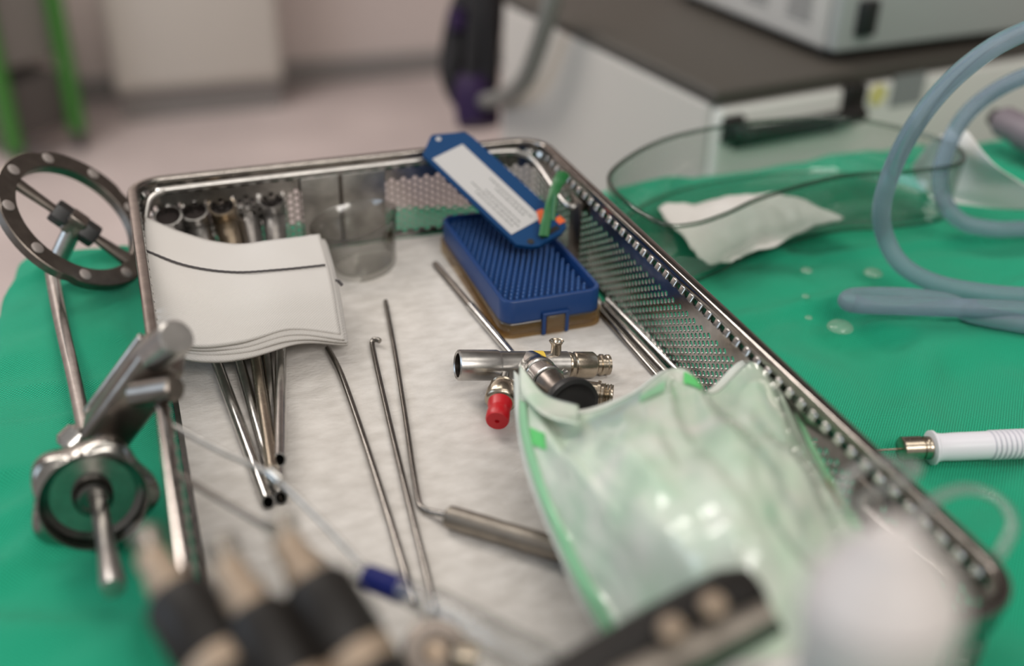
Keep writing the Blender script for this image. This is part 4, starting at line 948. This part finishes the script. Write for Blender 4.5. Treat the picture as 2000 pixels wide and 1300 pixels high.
# three black-bodied telescopes standing at the near end, in the foreground
TL = ['black telescope with nickel cap nearest the left tray rim, out of focus', 'black telescope with nickel cap, the middle one of three out-of-focus telescopes', 'black telescope with nickel cap closest to the blue-banded catheter, out of focus']
def scope(a, c, lab, r=0.0072):
    a = Vector(a); c = Vector(c); b = a + (c-a)*((a.z-0.004)/(a.z-c.z)); d = (b-a).normalized(); L = (b-a).length
    t = thing('endoscope', b, lab, 'endoscope', 'out-of-focus telescopes in the foreground')
    MB().lathe([(0, -0.001), (0.0038, 0), (0.0045, 0.001), (0.0046, 0.008), (0.0056, 0.009), (0.0056, 0.015), (0.0054, 0.016)], a, d, 28).build('nickel_cap', M['brass_matt'], t, label='nickel cap')
    MB().lathe([(0, 0.0145), (r*0.92, 0.015), (r*1.10, 0.018), (r*1.12, 0.034), (r*1.0, 0.036), (r*1.0, 0.044), (r*1.12, 0.047), (r*1.12, 0.075), (r*0.9, 0.080), (r*0.8, min(L-0.01, 0.10)), (0, min(L-0.01, 0.10))], a, d, 32).build('body', M['black_plastic'], t)
    MB().lathe([(r*1.02, 0.0365), (r*1.06, 0.037), (r*1.06, 0.0425), (r*1.02, 0.043)], a, d, 32).build('grip_ring', M['brass_matt'], t)
    MB().lathe([(0, 0.09), (0.0032, 0.09), (0.0032, L), (0, L)], a, d, 16).build('shaft', M['steel'], t)
    c0 = a + d*0.004; sd_ = Vector((-0.15, 0.75, 0.45)).normalized()
    MB().lathe([(0, 0), (0.0034, 0.002), (0.0034, 0.006), (0.0042, 0.007), (0.0042, 0.010), (0, 0.0102)], c0, sd_, 20).build('light_port', M['handle_steel'], t)
    return t
scope((-0.0054, -0.3655, 0.0930), (0.0082, -0.4017, 0.0809), TL[0], 0.0086)
scope((0.0132, -0.3815, 0.0982), (0.0245, -0.4119, 0.0822), TL[1], 0.0078)
scope((0.0294, -0.3760, 0.0971), (0.0420, -0.4123, 0.0801), TL[2], 0.0092)

# small steel cap
t = thing('steel_stopcock', (0.0723, -0.3701, 0.0333), 'small round steel stopcock with brass screw in the near foreground', 'stopcock')
p0 = Vector((0.0676, -0.3871, 0.0527)); dd = Vector((0.0, -0.55, 0.75))
MB().lathe([(0, -0.030), (0.0060, -0.030), (0.0064, -0.010), (0.0096, -0.006), (0.0100, 0), (0.0090, 0.001), (0.0064, 0.0006), (0.0060, -0.003), (0, -0.003)], p0, dd, 32).build('barrel', M['ring_steel'], t)
MB().lathe([(0, -0.003), (0.0032, -0.003), (0.0032, 0.002), (0, 0.0024)], p0, dd, 20).build('screw', M['brass_matt'], t, label='brass screw')
s0 = Vector((0.0724, -0.3893, 0.0521)); s1 = Vector((0.0793, -0.3921, 0.0517))
MB().cyl(s0, s1, 0.0042, seg=20, bev=0.0006).build('side_tap', M['steel_warm'], t)

# dark forceps handle with brass screws
t = thing('forceps_handle', (0.115, -0.40, 0.01), 'blurred black forceps handle with two brass screws in front of the pouch', 'forceps')
f0 = Vector((0.0926, -0.4300, 0.0689)) + Vector((0, 0, 0.001)); f1 = Vector((0.1506, -0.4190, 0.0810))
MB().tube([f0 + (f0-f1)*0.25, f0, f0.lerp(f1, 0.5), f0.lerp(f1, 0.9), f1], [0.0112, 0.0112, 0.0108, 0.0092, 0.0068], 20).build('grip', M['black_plastic'], t)
for px in ((0.1176, -0.4316, 0.0887), (0.1306, -0.4291, 0.0905)):
    p = Vector(px); MB().lathe([(0, 0), (0.0034, 0), (0.0036, 0.003), (0.003, 0.004), (0, 0.0042)], p, Vector((-0.1, -0.55, 0.6)), 20).build('screw', M['brass_matt'], t, label='brass screw')
g0 = Vector((0.1005, -0.4369, 0.0778)); g1 = Vector((0.1487, -0.4299, 0.0822))
MB().tube([g0, g0.lerp(g1, 0.6), g1], [0.0054, 0.0054, 0.0043], 18).build('steel_bar', M['handle_steel'], t)
g2 = Vector((0.1147, -0.4380, 0.0747)); g3 = Vector((0.1528, -0.4299, 0.0767))
MB().tube([g2, g3], [0.0024, 0.0022], 12).build('lower_jaw', M['black_plastic'], t)

PW = [[(0.1129, -0.4078, 0.0460), (0.1436, -0.4079, 0.0500), (0.1618, -0.4182, 0.0460)], [(0.113, -0.4300, 0.0612), (0.140, -0.4300, 0.0612), (0.167, -0.4300, 0.0612)], [(0.114, -0.4385, 0.050), (0.141, -0.4385, 0.050), (0.166, -0.4385, 0.050)], [(0.115, -0.4420, 0.028), (0.142, -0.4420, 0.024), (0.165, -0.4420, 0.030)]]
tag(MB().grid(lambda u, v: bic(PW, u, v), 20, 20).build('paper_corner', M['paper'], solid=0.0005, angle=180), 'white paper corner peeking out below the blurred forceps handle', 'paper')

# white plastic bottle in the near foreground
def wb(a, b, c): return a
t = thing('white_bottle', (0.125, -0.478, -0.002), 'large blurred white plastic bottle with sloped shoulder in the near corner', 'bottle')
w0 = Vector((0.1285, -0.4868, 0.1474))
bw = 0.0125
hb2 = w0.z
MB().lathe([(0, 0), (0.0120, 0), (0.0132, 0.0015), (0.0134, 0.004), (0.0134, hb2-0.012), (0.0148, hb2-0.009), (0.0150, hb2-0.003), (0.0144, hb2+0.001)], (w0.x, w0.y, -0.0005), (0, 0, 1), 40).build('body', M['white_plastic'], t)
MB().lathe([(0.0146, 0.0005), (0.0105, 0.0085), (0.0066, 0.0120), (0.0058, 0.0145), (0.0052, 0.0152), (0, 0.0155)], (w0.x, w0.y, hb2), (-0.02, 0.06, 1), 40).build('shoulder', M['white_plastic'], t)

# clear plastic tubing loops near the right rim
t = thing('clear_tubing', (0.2373, -0.3854, 0.0679), 'thin clear plastic tubing looped over the tray rim near the white bottle', 'tubing')
MB().tube(spline([(0.1934, -0.3989, 0.0794), (0.1994, -0.3910, 0.0858), (0.2108, -0.3878, 0.0878), (0.2245, -0.3885, 0.0850), (0.2274, -0.3904, 0.0836), (0.2174, -0.3937, 0.0823), (0.2047, -0.3954, 0.0818), (0.1973, -0.3995, 0.0808)], 8), 0.0026, 14, flat=0.6).build('loop', M['clear_plastic'], t)
MB().tube(spline([(0.2180, -0.4022, 0.0692), (0.2336, -0.3942, 0.0714), (0.2478, -0.3929, 0.0721), (0.2576, -0.3982, 0.0694), (0.2572, -0.4067, 0.0655), (0.2478, -0.4127, 0.0601)], 8), 0.0026, 14, flat=0.6).build('loop', M['clear_plastic'], t)
